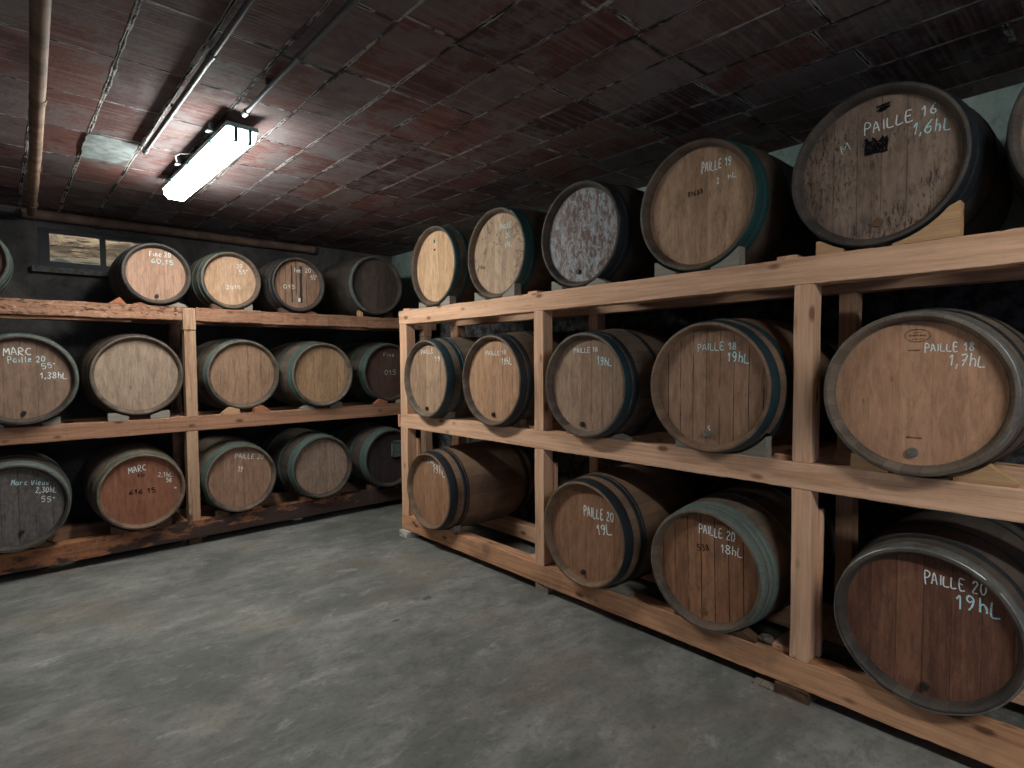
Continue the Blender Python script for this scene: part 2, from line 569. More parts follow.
    c = t.mix(t.math('MULTIPLY', t.ramp(grime, 0.46, 0.60), 0.6), c, srgb(128, 124, 124))
    c = t.mix(t.math('MULTIPLY', t.ramp(grime, 0.44, 0.34), 0.55), c, srgb(64, 46, 46))
    c = t.mix(t.math('MULTIPLY', t.ramp(fine, 0.55, 0.8), 0.4), c, srgb(60, 44, 42))
    mort = t.mix(t.ramp(t.noise(o, 4.0, 5, 0.75), 0.42, 0.54), srgb(74, 68, 68), srgb(190, 188, 184))
    c = t.mix(t.math('MULTIPLY', joint, 0.9), c, mort)
    dk = t.math('MULTIPLY', gap, t.ramp(t.noise(t.mapped(o, (1, 1, 1), (7, 7, 0)), 3.0, 4, 0.7), 0.44, 0.52))
    c = t.mix(dk, c, srgb(14, 12, 12))
    h = t.math('ADD', t.math('MULTIPLY', joint, t.math('MULTIPLY_ADD', t.noise(o, 9, 5, .7), 5.0, -1.2)), t.math('MULTIPLY', rg, 0.05))
    h = t.math('SUBTRACT', t.math('ADD', h, t.math('MULTIPLY', tone, 0.35)), t.math('MULTIPLY', dk, 2.2))
    h = t.math('ADD', h, t.math('MULTIPLY', fine, 0.3))
    t.bump(h, 0.9, 0.010)
    t.out(c, 0.8, 0, 0.2)
    bm = bmesh.new()
    add_box(bm, XL-.2, XR+.2, YF-.2, YB+.2, ZC, ZC+.2)
    ceil = tag(link('ceiling', bm, t.m), 'red hollow clay block ceiling with rough mortar joints', None, None, 'structure')
    # one block skimmed over with pale mortar
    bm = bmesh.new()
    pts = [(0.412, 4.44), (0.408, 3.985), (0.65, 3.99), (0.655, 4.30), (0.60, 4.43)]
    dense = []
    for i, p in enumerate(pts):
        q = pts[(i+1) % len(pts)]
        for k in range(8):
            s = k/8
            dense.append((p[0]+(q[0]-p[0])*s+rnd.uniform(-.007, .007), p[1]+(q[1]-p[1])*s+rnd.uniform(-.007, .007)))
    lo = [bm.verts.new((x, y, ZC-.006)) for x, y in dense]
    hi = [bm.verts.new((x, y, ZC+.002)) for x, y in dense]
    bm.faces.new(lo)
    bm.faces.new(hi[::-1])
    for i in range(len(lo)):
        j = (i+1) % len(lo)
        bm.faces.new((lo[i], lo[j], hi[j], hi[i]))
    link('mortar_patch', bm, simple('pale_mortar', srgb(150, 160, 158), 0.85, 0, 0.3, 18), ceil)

    # walls
    def plaster(name, a, b, dirt, seed, shaded_stone=None):
        t = NT(name)
        o = t.obj()
        n = t.noise(t.mapped(o, (1, 1, 1), (seed, seed, 0)), 2.2, 7, 0.7, 0.4)
        n2 = t.noise(o, 11, 7, 0.75)
        c = t.mix(t.ramp(n, 0.35, 0.65), srgb(*a), srgb(*b))
        c = t.mix(t.math('MULTIPLY', t.ramp(n2, 0.52, 0.7), 0.6), c, srgb(*dirt))
        if shaded_stone:
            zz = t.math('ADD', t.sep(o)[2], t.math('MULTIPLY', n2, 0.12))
            c = t.mix(t.ramp(zz, 2.02, 1.94), c, t.mix(t.ramp(n2, 0.4, 0.6), srgb(44, 44, 46), srgb(*shaded_stone)))  # grey stone below the limewash, with shade behind the barrels painted into it
        t.bump(t.math('ADD', n, n2), 0.6, 0.02)
        return t.out(c, 0.85, 0, 0.2)
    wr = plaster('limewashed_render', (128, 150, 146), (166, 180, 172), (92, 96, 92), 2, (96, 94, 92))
    wb = plaster('dusty_render', (66, 64, 64), (98, 94, 90), (44, 40, 40), 5)
    bm = bmesh.new()
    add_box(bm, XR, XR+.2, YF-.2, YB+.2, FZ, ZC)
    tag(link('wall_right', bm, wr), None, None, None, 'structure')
    bm = bmesh.new()
    add_box(bm, XL-.2, XL, YF-.2, YB+.2, FZ, ZC)
    tag(link('wall_left', bm, wb), None, None, None, 'structure')
    bm = bmesh.new()
    WX0, WX1, WZ0, WZ1 = 0.27, 1.17, 2.27, 2.60
    add_box(bm, XL, WX0, YB, YB+.2, FZ, ZC)
    add_box(bm, WX1, XR, YB, YB+.2, FZ, ZC)
    add_box(bm, WX0, WX1, YB, YB+.2, FZ, WZ0)
    add_box(bm, WX0, WX1, YB, YB+.2, WZ1, ZC)
    tag(link('wall_back', bm, wb), None, None, None, 'structure')
    # wall behind the camera, with an open doorway added to let in fill light
    bm = bmesh.new()
    add_box(bm, XL, -0.9, YF-.2, YF, FZ, ZC)
    add_box(bm, 0.3, XR, YF-.2, YF, FZ, ZC)
    add_box(bm, -0.9, 0.3, YF-.2, YF, 2.1, ZC)
    tag(link('wall_front', bm, wb), None, None, None, 'structure')
    fr = simple('fill_door_frame', srgb(120, 112, 100), 0.6)
    bm = bmesh.new()
    add_box(bm, -0.9, -0.84, YF-.16, YF+.02, FZ, 2.1, .004)
    add_box(bm, 0.24, 0.3, YF-.16, YF+.02, FZ, 2.1, .004)
    add_box(bm, -0.84, 0.24, YF-.16, YF+.02, 2.04, 2.1, .004)
    tag(link('fill_door_1', bm, fr), None, None, None, 'structure')

    # basement window and its light well
    dkw = simple('dark_window_paint', srgb(34, 38, 42), 0.5, 0, 0.2)
    t = NT('window_glass')
    t.b.inputs['Transmission Weight'].default_value = 1.0
    t.b.inputs['IOR'].default_value = 1.02
    t.out(srgb(205, 215, 210), 0.02)
    win = empty('window_1', (0.72, YB+.05, WZ0))
    win['kind'] = 'structure'
    ox, oy, oz = 0.72, YB+.05, WZ0
    bm = bmesh.new()
    Y0, Y1 = -.05, .0
    add_box(bm, WX0-ox, WX1-ox, Y0, Y1, 0, .055, .003)
    add_box(bm, WX0-ox, WX1-ox, Y0, Y1, WZ1-oz-.035, WZ1-oz, .003)
    for a, b_ in ((WX0, WX0+.075), (0.695, 0.735), (WX1-.06, WX1)):
        add_box(bm, a-ox, b_-ox, Y0+.002, Y1-.002, .05, WZ1-oz-.03, .002)
    link('window_frame', bm, dkw, win)
    bm = bmesh.new()
    add_box(bm, WX0-ox-.05, WX1-ox+.05, -.12, -.03, -.05, 0.0, .005)
    link('window_sill', bm, simple('worn_sill', srgb(86, 84, 82), 0.7, 0, 0.4), win)
    for a, b_ in ((WX0+.075, 0.695), (0.735, WX1-.06)):
        bm = bmesh.new()
        add_box(bm, a-ox, b_-ox, -.026, -.022, .055, WZ1-oz-.035)
        link('window_pane', bm, t.m, win)
    st = NT('light_well_stone')
    o = st.obj()
    n = st.noise(st.mapped(o, (3, 3, 9)), 1.5, 7, 0.7, 0.6)
    low = st.ramp(st.sep(o)[2], 2.47, 2.36)
    c = st.mix(st.ramp(n, 0.4, 0.6), srgb(104, 88, 72), srgb(168, 144, 118))
    c = st.mix(st.ramp(st.noise(st.mapped(o, (2, 2, 14)), 2.0, 4, 0.6), .56, .6), c, srgb(66, 54, 44))
    c = st.mix(st.math('MULTIPLY', low, 0.6), c, srgb(150, 168, 164))
    st.bump(n, 0.8, 0.03)
    st.out(c, 0.9)
    bm = bmesh.new()
    add_box(bm, 0.0, 1.45, YB+.55, YB+.65, 2.1, 3.0)
    add_box(bm, -0.1, 0.0, YB+.2, YB+.65, 2.1, 3.0)
    add_box(bm, 1.45, 1.55, YB+.2, YB+.65, 2.1, 3.0)
    add_box(bm, 0.0, 1.45, YB+.2, YB+.55, 2.1, 2.2)
    tag(link('trim_1', bm, st.m), 'stone light well outside the small window', None, None, 'structure')

    ld = D.lights.new('daylight_well', 'AREA')
    ld.shape = 'RECTANGLE'
    ld.size, ld.size_y = 1.3, 0.3
    ld.energy = 7.0
    ld.color = (1.0, 0.93, 0.88)
    lo_ = D.objects.new('daylight_well', ld)
    lo_.location = (0.72, YB+.38, 2.98)
    COL.objects.link(lo_)


room()

# ---------------------------------------------------------------- timber materials
NEW = dict(base=srgb(236, 190, 156), dark=srgb(196, 144, 110), knot=srgb(112, 58, 32))
OLD = dict(base=srgb(178, 132, 104), dark=srgb(118, 82, 62), knot=srgb(70, 42, 28))
pine_y = lumber('new_pine_lengthwise', 1, grime=0.15, **NEW)
pine_z = lumber('new_pine_upright', 2, grime=0.12, **NEW)
pine_x = lumber('new_pine_crosswise', 0, grime=0.15, **NEW)
pine_yb = lumber('new_pine_soiled', 1, base=srgb(220, 166, 126), dark=srgb(160, 110, 80), knot=srgb(70, 40, 28), grime=0.6)
old_x = lumber('old_pine_lengthwise', 0, grime=0.35, **OLD)
old_rough = lumber('old_pine_rough_sawn', 0, grime=0.3, rough_saw=0.85, **OLD)
old_mid = lumber('old_pine_split', 0, grime=0.35, rough_saw=0.25, seed=3, **OLD)
old_z = lumber('old_pine_upright', 2, grime=0.25, base=srgb(196, 160, 130), dark=srgb(136, 92, 64), knot=srgb(70, 44, 32), rough_saw=0.15)
old_y = lumber('old_pine_crosswise', 1, grime=0.35, **OLD)
old_peel = lumber('old_pine_flaking_paint', 0, base=srgb(168, 112, 78), dark=srgb(112, 72, 50), knot=srgb(70, 42, 28), grime=0.4, rough_saw=0.25, peel=(0.085, -0.02))
dark_wood = simple('dark_back_timber', srgb(96, 72, 56), 0.8, 0, 0.3, 12)


# ---------------------------------------------------------------- barrel positions
# key: front-plane offset, along-rack position, centre height, end radius, length
PLACE = {
 'RT1': (0.0, 3.7111, 2.1951, 0.302, 0.92),
 'RT2': (-0.025, 2.988, 2.1925, 0.3022, 0.92),
 'RT3': (-0.02, 2.2288, 2.1911, 0.301, 0.92),
 'RT4': (-0.005, 1.4712, 2.2, 0.3079, 0.92),
 'RT5': (-0.005, 0.7105, 2.1932, 0.3006, 0.92),
 'RM1': (0.08, 3.7183, 1.3187, 0.2979, 0.92),
 'RM2': (0.078, 2.9294, 1.32, 0.3044, 0.92),
 'RM3': (0.08, 2.1087, 1.3116, 0.2945, 0.92),
 'RM4': (0.08, 1.3549, 1.322, 0.3025, 0.92),
 'RM5': (0.08, 0.5483, 1.3208, 0.2931, 0.92),
 'RB1': (0.1, 3.6673, 0.4493, 0.2946, 0.92),
 'RB2': (0.1, 2.1026, 0.4627, 0.2987, 0.92),
 'RB3': (0.08, 1.3676, 0.4523, 0.284, 0.92),
 'RB4': (0.05, 0.5097, 0.4589, 0.2913, 0.92),
 'LT1': (0.025, 0.9241, 2.1435, 0.2289, 0.68),
 'LT2': (0.0, 1.4664, 2.1436, 0.2313, 0.68),
 'LT3': (0.035, 2.0199, 2.1526, 0.2368, 0.68),
 'LT4': (0.06, 2.7879, 2.208, 0.2777, 0.92),
 'LM1': (0.06, 0.1074, 1.3477, 0.2981, 0.92),
 'LM2': (0.0, 0.7829, 1.3624, 0.3003, 0.92),
 'LM3': (-0.05, 1.5619, 1.3524, 0.2898, 0.92),
 'LM4': (0.05, 2.2238, 1.3385, 0.288, 0.92),
 'LM5': (-0.05, 2.9769, 1.3435, 0.2892, 0.92),
 'LB1': (0.1, 0.0453, 0.4907, 0.2896, 0.92),
 'LB2': (0.07, 0.7752, 0.4809, 0.2835, 0.92),
 'LB3': (0.045, 1.4916, 0.4753, 0.2803, 0.92),
 'LB4': (0.07, 2.1966, 0.4803, 0.283, 0.92),
 'LB5': (0.09, 2.8947, 0.4841, 0.2848, 0.92),
 'RT6': (-0.01, 0.012, 2.195, 0.302, 0.92),
 'LT0': (0.0, -0.165, 2.145, 0.232, 0.68),
}


def radius(t, L, R, Rb):
    u = abs(2*t/L-1)
    return R+(Rb-R)*(1-u**2.1)



def seat(x, y):
    """height of the barrels' undersides over the rails, so that the rails are hollowed where barrels lie"""
    z = 99
    for key, (p, a, zc, R, L) in PLACE.items():
        if (key[0] == 'R') != (x > 2.4 and y < 4.8):
            continue
        t_, w = (x-(2.52-p), y-a) if key[0] == 'R' else (y-(5.11-p), x-a)
        if 0 < t_ < L:
            r = radius(t_, L, R, R*1.12)+.0055
            if abs(w) < r:
                zz = zc-math.sqrt(r*r-w*w)
                if zz > seat.ref-.06:
                    z = min(z, zz)
    return z


# ---------------------------------------------------------------- racks
def rack_right():
    r = empty('barrel_rack', (2.52, 1.8, 0), 0, 'long new pine rack of three tiers running along the right wall', 'rack')
    r.location = (0, 0, 0)
    y0, y1 = -0.75, 4.215
    xf0, xf1 = 2.52, 2.62
    xb0, xb1 = 3.05, 3.15
    Z = {'B': (.024, .148), 'M': (.895, 1.010), 'T': (1.764, 1.879)}
    for k, (a, b) in Z.items():
        seat.ref = b
        timber('front_rail', xf0, xf1, y0, y1, a, b, pine_yb if k == 'B' else pine_y, r, seat=seat)
        timber('rear_rail', xb0, xb1, y0, y1-.05, a+.006, b-.006, pine_y, r)
    posts = [(-0.70, -0.62), (.915, .995), (2.50, 2.582), (4.105, 4.21)]
    for (a, b) in posts:
        for lo, hi in (('B', 'M'), ('M', 'T')):
            z0, z1 = Z[lo][1], Z[hi][0]
            timber('post', xf0+.002, xf1-.012, a, b, z0, z1, pine_z, r)
            timber('rear_post', xb0+.004, xb1-.006, a+.002, b-.002, z0-.006, z1+.006, pine_z, r)
        # short board nailed behind the lower part of the post
        if a > 0:
            timber('cleat', xf1-.010, xf1+.022, a-.012, b-.02, .15, .80, pine_z, r)
        for k in 'BMT':
            ty = b+.004 if b < 4 else a+.01
            timber('cross_tie', xf0+.035, xb1+.03, ty, ty+.085, Z[k][1]-.075, Z[k][1]+.021, pine_x, r)
    bm = bmesh.new()
    add_box(bm, 2.508, 2.56, 4.217, 4.235, .90, 1.0, .003)
    link('end_block', bm, pine_x, r)
    return r


def rack_left():
    r = empty('barrel_rack', (0, 0, 0), 0, 'old pine rack of three tiers with flaking paint along the back wall', 'rack')
    x0, x1 = -0.95, 3.52
    yf0, yf1, yb0, yb1 = 5.11, 5.21, 5.64, 5.74
    Z = {'B': (.03, .172), 'M': (.905, 1.022), 'T': (1.79, 1.898)}
    for k, (a, b) in Z.items():
        seat.ref = b
        if k == 'T':
            timber('front_rail', x0, 1.09, yf0, yf1, a, b, old_rough, r, .006, .003, seat)
            timber('front_rail', 1.185, x1, yf0, yf1, a, b, old_mid, r, .006, .003, seat)
            timber('ledge_board', x0, 0.75, yf0+.03, yf1+.02, a-.022, a, old_x, r, .004, .003)
        else:
            timber('front_rail', x0, x1, yf0, yf1, a, b, old_peel if k == 'B' else old_x, r, .006, .003 if k == 'B' else .0015, seat)
        timber('rear_rail', x0, x1, yb0, yb1, a+.006, b-.006, old_x, r)
    for (a, b) in ((-0.62, -0.53), (1.095, 1.18), (3.36, 3.45)):
        timber('post', a, b, yf0+.001, yf1-.01, Z['B'][1], Z['M'][0], old_z, r, .005, .002)
        timber('post', a+.004, b+.002, yf0+.002, yf1-.01, Z['M'][1], Z['T'][0]-.075, old_z, r, .005, .002)
        timber('post', a-.004, b+.003, yf0-.003, yf1-.01, Z['T'][0]-.072, Z['T'][1]-.004, old_z, r, .004, .002)
        timber('rear_post', a, b, yb0+.004, yb1-.006, .15, 1.80, dark_wood, r)
        for k in 'BMT':
            timber('cross_tie', a-.085, a-.006, yf0+.04, yb1+.03, Z[k][1]-.085, Z[k][1]+.004, old_y, r)
    return r


rack_right()
rack_left()

# shims that level the racks
shim_m = lumber('grey_shim_wood', 0, base=srgb(150, 140, 126), dark=srgb(96, 88, 80), knot=srgb(60, 50, 44))


def shim(x0, x1, y0, y1, h, label, mat=None, group=None):
    bm = bmesh.new()
    add_box(bm, -(x1-x0)/2, (x1-x0)/2, -(y1-y0)/2, (y1-y0)/2, 0, h-FZ, .003)
    for v in bm.verts:
        v.co.x += rnd.uniform(-.006, .006)
        v.co.y += rnd.uniform(-.008, .008)
    o = link('wooden_shim', bm, mat or shim_m, None, False, ((x0+x1)/2, (y0+y1)/2, FZ))
    tag(o, label, 'shim', group)
    return o


shim(2.485, 2.62, 4.07, 4.20, .022, 'pale wooden shim under the far end of the right rack', simple('pale_shim', srgb(190, 186, 176), 0.8))
shim(2.512, 2.60, .91, 1.05, .021, 'grey wooden shim under the right rack below its near upright', dark_wood)
shim(2.50, 2.62, 1.06, 1.14, -.012, 'thin splintered shim beside the near upright of the right rack')
for yy in (4.07, 0.93, -0.62):
    shim(3.04, 3.16, yy, yy+.1, .028, 'wooden shim under the rear of the right rack', None, 'shims under the rear rails')
shim(2.5, 2.62, -.7, -.6, .022, 'wooden shim under the right rack beyond the frame edge')
shim(2.53, 2.62, 2.48, 2.58, .022, 'small shim under the right rack below its middle upright')
for xx, nm in ((-0.6, 'under the left end of the old rack'), (1.1, 'under the old rack below its upright'), (3.35, 'under the far right end of the old rack')):
    shim(xx, xx+.09, 5.15, 5.205, .028, 'dark wooden shim '+nm, dark_wood)
    shim(xx, xx+.09, 5.65, 5.735, .034, 'dark rear shim '+nm, dark_wood)

# ---------------------------------------------------------------- barrels
IRON = {
    'black': iron('black_hoop_iron', (52, 58, 64), 0.45, 0.45, 0.15),
    'teal': iron('green_painted_hoop', (44, 86, 84), 0.15, 0.38, 0.1),
    'grey': iron('weathered_galvanised_hoop', (122, 136, 128), 0.3, 0.45, 0.25),
    'rust': iron('rusty_hoop_iron', (84, 74, 68), 0.3, 0.6, 0.6),
    'green': iron('verdigris_hoop', (98, 120, 112), 0.3, 0.48, 0.25),
    'worn': iron('worn_shiny_hoop', (150, 152, 148), 0.6, 0.35, 0.75),
    'slate': iron('dark_teal_hoop', (44, 70, 76), 0.3, 0.42, 0.15),
}
STAVE = {
    'dark': stave_wood('blackened_oak_staves', (62, 56, 52), (96, 84, 74), wet=0.6),
    'mid': stave_wood('weathered_oak_staves', (92, 78, 66), (126, 108, 92), wet=0.6),
    'warm': stave_wood('brown_oak_staves', (108, 84, 66), (146, 116, 92), wet=0.4),
    'umber': stave_wood('umber_oak_staves', (86, 70, 58), (116, 96, 80), wet=0.55),
    'grey': stave_wood('grey_oak_staves', (98, 84, 72), (132, 116, 100), wet=0.5),
    'red': stave_wood('reddish_oak_staves', (128, 82, 60), (164, 112, 84), wet=0.35),
}


def chalk_mat(name, c, cover):
    t = NT(name)
    n = t.noise(t.obj(), 260, 3, 0.6)
    t.out(srgb(*c), 0.95, 0, 0.1)
    t.put(t.b.inputs['Alpha'], t.ramp(n, 0.50-cover*0.3, 0.60-cover*0.15))
    return t.m


CHALKM = chalk_mat('white_chalk', (232, 240, 236), 0.9)
CHALKB = chalk_mat('pale_blue_chalk', (196, 232, 232), 0.9)
CHALKF = chalk_mat('faded_chalk', (205, 212, 208), 0.45)
INK = chalk_mat('black_stencil_ink', (22, 20, 22), 0.8)
BRAND = chalk_mat('burnt_brand_mark', (66, 34, 22), 0.7)
BUNGM = {'grey': simple('grey_bung', srgb(112, 108, 98), 0.6), 'dark': simple('dark_bung', srgb(48, 40, 36), 0.5), 'brown': simple('oak_bung', srgb(112, 80, 58), 0.65)}

CHALK = {
 'RT2': [('PAILLE',(0.0117, 0.161),(0.1351, 0.1628),0.0306), ('20',(0.0683, 0.0971),(0.1243, 0.0946),0.0337), ('1hL',(0.0623, 0.0304),(0.1438, 0.038),0.0338)],
 'RT3': [('19',(0.1189, 0.181),(0.1769, 0.1743),0.0341)],
 'RT4': [('PAILLE 19',(0.0187, 0.1593),(0.1746, 0.1598),0.0408), ('2',(0.1002, 0.0874),(0.1138, 0.0889),0.0282), ('hL',(0.1536, 0.0981),(0.2022, 0.1001),0.0209)],
 'RT5': [('PAILLE 16',(-0.0406, 0.1406),(0.2015, 0.1534),0.0371), ('1,6hL',(0.1188, 0.0935),(0.2422, 0.0817),0.0407)],
 'RM1': [('PAILLE',(-0.0984, 0.1891),(0.0776, 0.2013),0.0317), ('19',(0.0895, 0.129),(0.1695, 0.1363),0.0384)],
 'RM2': [('PAILLE 18',(-0.0865, 0.1736),(0.1322, 0.1741),0.0275), ('19hL',(0.0782, 0.1095),(0.1855, 0.1095),0.0433)],
 'RM3': [('PAILLE 18',(-0.0989, 0.1833),(0.0845, 0.1888),0.0261), ('19hL',(0.0758, 0.1135),(0.1839, 0.1135),0.0447)],
 'RM4': [('PAILLE 18',(-0.063, 0.1703),(0.1342, 0.1771),0.031), ('19hL',(0.0862, 0.1171),(0.1956, 0.1145),0.0436), ('5',(-0.0085, -0.2143),(0.0093, -0.2128),0.0238)],
 'RM5': [('PAILLE 18',(0.0272, 0.1535),(0.1723, 0.1544),0.0271), ('1,7hL',(0.0989, 0.103),(0.2042, 0.098),0.037)],
 'RB1': [('PAILLE',(-0.0459, 0.2089),(0.1303, 0.2087),0.0395), ('19hL',(0.0218, 0.1475),(0.1938, 0.1339),0.0547)],
 'RB2': [('PAILLE 20',(-0.0141, 0.1014),(0.2036, 0.1033),0.0522), ('19L',(0.087, 0.008),(0.1975, 0.0329),0.0568)],
 'RB3': [('PAILLE 20',(-0.0391, 0.167),(0.1466, 0.1625),0.0415), ('18hL',(0.0741, 0.0962),(0.1868, 0.0979),0.0402)],
 'RB4': [('PAILLE 20',(-0.002, 0.1631),(0.1804, 0.1698),0.0391), ('19hL',(0.0917, 0.0978),(0.2247, 0.1024),0.047)],
 'LM1': [('MARC',(-0.0862, 0.1675),(0.063, 0.1678),0.0468), ('Paille 20',(-0.0674, 0.1153),(0.1344, 0.1229),0.0369), ('55°',(0.1086, 0.0711),(0.1923, 0.0804),0.0346), ('1,38hL',(0.0986, 0.007),(0.2486, 0.0031),0.0414)],
 'LB1': [('Marc Vieux',(-0.0154, 0.1534),(0.1867, 0.1225),0.0336), ('2,30hL',(0.1078, 0.0828),(0.2246, 0.0674),0.0344), ('55°',(0.1351, 0.0123),(0.2155, 0.0019),0.0346)],
 'LB2': [('MARC',(-0.0792, 0.1455),(0.0387, 0.1585),0.0453), ('2,1hL',(0.1056, 0.0948),(0.2111, 0.0798),0.0311), ('58',(0.1601, 0.0437),(0.201, 0.0376),0.0314), ('x',(0.2134, -0.012),(0.2339, -0.0232),0.0238)],
 'LB3': [('PAILLE 20',(-0.0412, 0.1731),(0.1949, 0.1358),0.0381), ('19',(-0.0204, 0.051),(0.0195, 0.0455),0.0426)],
 'LT1': [('Fine 20',(-0.0436, 0.1346),(0.1065, 0.1406),0.0344), ('60,15',(-0.0339, 0.0822),(0.1284, 0.0844),0.0345)],
 'LT2': [('20',(0.0531, 0.1125),(0.1013, 0.1175),0.0338), ('55°',(0.0679, 0.0634),(0.1488, 0.0713),0.0338), ('2015',(-0.0356, -0.0716),(0.0848, -0.0621),0.0292)],
 'LT3': [('Fine',(-0.0237, 0.1085),(0.0336, 0.1142),0.0358), ('20',(0.0741, 0.1182),(0.1292, 0.1236),0.0363), ('55°',(0.1231, 0.0592),(0.1865, 0.065),0.0366), ('015',(-0.1268, -0.0429),(-0.0098, -0.0335),0.031)],
 'LM5': [('Fine',(-0.0525, 0.1636),(0.0816, 0.1636),0.0359), ('015',(-0.0421, -0.0214),(0.0985, -0.0243),0.0463)],
}
STAMP = {
 'RT4': [('81688',(-0.0548, 0.0573),(0.0305, 0.0604),0.0221)],
 'RB3': [('538',(-0.0438, 0.0752),(0.0212, 0.0912),0.027)],
 'LB2': [('616 15',(-0.084, -0.0187),(0.0956, -0.0248),0.0341), ('830',(-0.0268, 0.1099),(0.0221, 0.1029),0.0229)],
}
BUNG = {'LT1': (-0.0037, -0.1686), 'LM1': (0.0047, -0.2274), 'LB1': (0.03, -0.1749), 'RT3': (-0.0263, -0.2124), 'RT5': (0.0113, -0.2121), 'RM1': (-0.0206, -0.2355), 'RM2': (-0.0056, -0.2318), 'RM3': (-0.0314, -0.2263), 'RM4': (-0.012, -0.2218), 'RM5': (-0.0022, -0.2152), 'RB2': (-0.0172, -0.2299), 'RB3': (-0.0102, -0.2131), 'RB4': (0.0048, -0.2244)}

X_DEF = dict(hoop='black', stave='dark', kind='A', bung='brown')

def make_barrel(key, spec, label):
    p, a, zc, R, L = PLACE[key]
    bulge = 1.12
    Rb = R*bulge
    rs = random.Random(hash_key(key))
    if key[0] == 'R':
        e = empty('wine_barrel', (2.52-p, a, zc-Rb), 0.0, label, 'barrel')
    else:
        e = empty('wine_barrel', (a, 5.11-p, zc-Rb), pi/2, label, 'barrel')
    e['group'] = {'RT': 'barrels on the top tier of the right rack', 'RM': 'barrels on the middle tier of the right rack', 'RB': 'barrels on the bottom tier of the right rack',
                  'LT': 'barrels on the top tier of the back rack', 'LM': 'barrels on the middle tier of the back rack', 'LB': 'barrels on the bottom tier of the back rack'}[key[:2]]
    c = Rb
    NS = 30
    seg = NS*4
    ri = R-.0240
    # staves with hollow chime at both ends
    prof = [(.044, ri-.012), (.040, ri-.001), (.014, ri+.003), (.004, ri+.009), (0, ri+.013), (0, R-.003), (.002, R)]
    m = 22
    for i in range(1, m):
        t_ = L*i/m
        prof.append((t_, radius(t_, L, R, Rb)))
    prof += [(L-.002, R), (L, R-.003), (L, ri+.013), (L-.0015, ri+.010), (L-.014, ri+.003), (L-.040, ri-.001), (L-.044, ri-.012)]
    jt = [(rs.uniform(-.0016, .0016), rs.uniform(-.0009, .0009)) for _ in range(NS)]
    nP = len(prof)

    def jit(i, k):
        s_ = (k//4) % NS
        dt, dr = jt[s_]
        if i < 2 or i > nP-3:
            return (0, 0)
        if k % 4 == 0:
            return (dt*.6, -.0006)
        if 2 < i < nP-3:
            return (dt if i < 7 or i > nP-8 else 0, dr)
        return (0, 0)
    bm = bmesh.new()
    lay = bm.loops.layers.float.new('around')
    lathe_x(bm, prof, seg, c, False, jit, lay)
    link('staves', bm, STAVE[spec['stave']], e, True)
    # ends
    for nm, x0, x1 in (('barrel_head', .042, .060), ('rear_head', L-.060, L-.042)):
        bm = bmesh.new()
        A = [bm.verts.new((x0, (ri+.003)*cos(2*pi*k/64), c+(ri+.003)*sin(2*pi*k/64))) for k in range(64)]
        B = [bm.verts.new((x1, (ri+.003)*cos(2*pi*k/64), c+(ri+.003)*sin(2*pi*k/64))) for k in range(64)]
        bm.faces.new(A)
        bm.faces.new(B[::-1])
        for k in range(64):
            bm.faces.new((A[k], A[(k+1) % 64], B[(k+1) % 64], B[k]))
        link(nm, bm, spec['head'] if nm == 'barrel_head' else STAVE['mid'], e)
    # hoops
    K = spec['kind']
    if K == 'A':
        bands = [(.003, .044), (.095, .128), (.255, .290)]
    elif K == 'B':
        bands = [(.006, .072), (.122, .152), (.158, .172)]
    elif K == 'C':
        bands = [(.003, .054), (.062, .100), (.265, .30)]
    elif K == 'D':
        bands = [(.002, .016), (.020, .058), (.115, .15), (.29, .325)]
    elif K == 'S':
        bands = [(.003, .034), (.070, .098), (.19, .215)]
    elif K == 'W':
        bands = [(.003, .052), (.060, .098), (.10, .135), (.29, .325)]
    hm = IRON[spec['hoop']]
    for side in (0, 1):
        for (b0, b1) in bands:
            prof_h = []
            for s_ in (0, .12, .5, .88, 1):
                tt = b0+(b1-b0)*s_
                prof_h.append((tt, radius(tt, L, R, Rb)+(.0030 if 0 < s_ < 1 else .0012)))
            if side:
                prof_h = [(L-t_, r) for t_, r in prof_h][::-1]
            bm = bmesh.new()
            tw = rs.uniform(0, 6.28)
            lathe_x(bm, prof_h + [(prof_h[-1][0], prof_h[-1][1]-.004), (prof_h[0][0], prof_h[0][1]-.004)], 72, c, True,
                    lambda i, k: (.0008*sin(2*pi*k/72+tw), 0.0))
            mm = hm
            if K == 'W' and b0 < .1 and not side:
                mm = IRON[spec.get('front_hoop', spec['hoop'])]
            elif spec.get('front_hoop') and b0 < .05 and not side:
                mm = IRON[spec['front_hoop']]
            hp = link('hoop', bm, mm, e, True)
            if not side:
                # riveted lap of the hoop
                la = rs.uniform(0.7, 2.4)
                bm = bmesh.new()
                na = 8
                g = []
                for i in range(na+1):
                    aa = la-.09+.18*i/na
                    row_ = []
                    for s_ in (.04, .5, .96):
                        tt = b0+(b1-b0)*s_
                        r2 = radius(tt, L, R, Rb)+.0046
                        row_.append(bm.verts.new((tt, r2*cos(aa), c+r2*sin(aa))))
                    for s_ in (.96, .04):
                        tt = b0+(b1-b0)*s_
                        r2 = radius(tt, L, R, Rb)+.0012
                        row_.append(bm.verts.new((tt, r2*cos(aa), c+r2*sin(aa))))
                    g.append(row_)
                for i in range(na):
                    for j in range(5):
                        bm.faces.new((g[i][j], g[i][(j+1) % 5], g[i+1][(j+1) % 5], g[i+1][j]))
                bm.faces.new(g[0]); bm.faces.new(g[-1][::-1])
                lp = link('hoop_lap', bm, mm, hp, True)
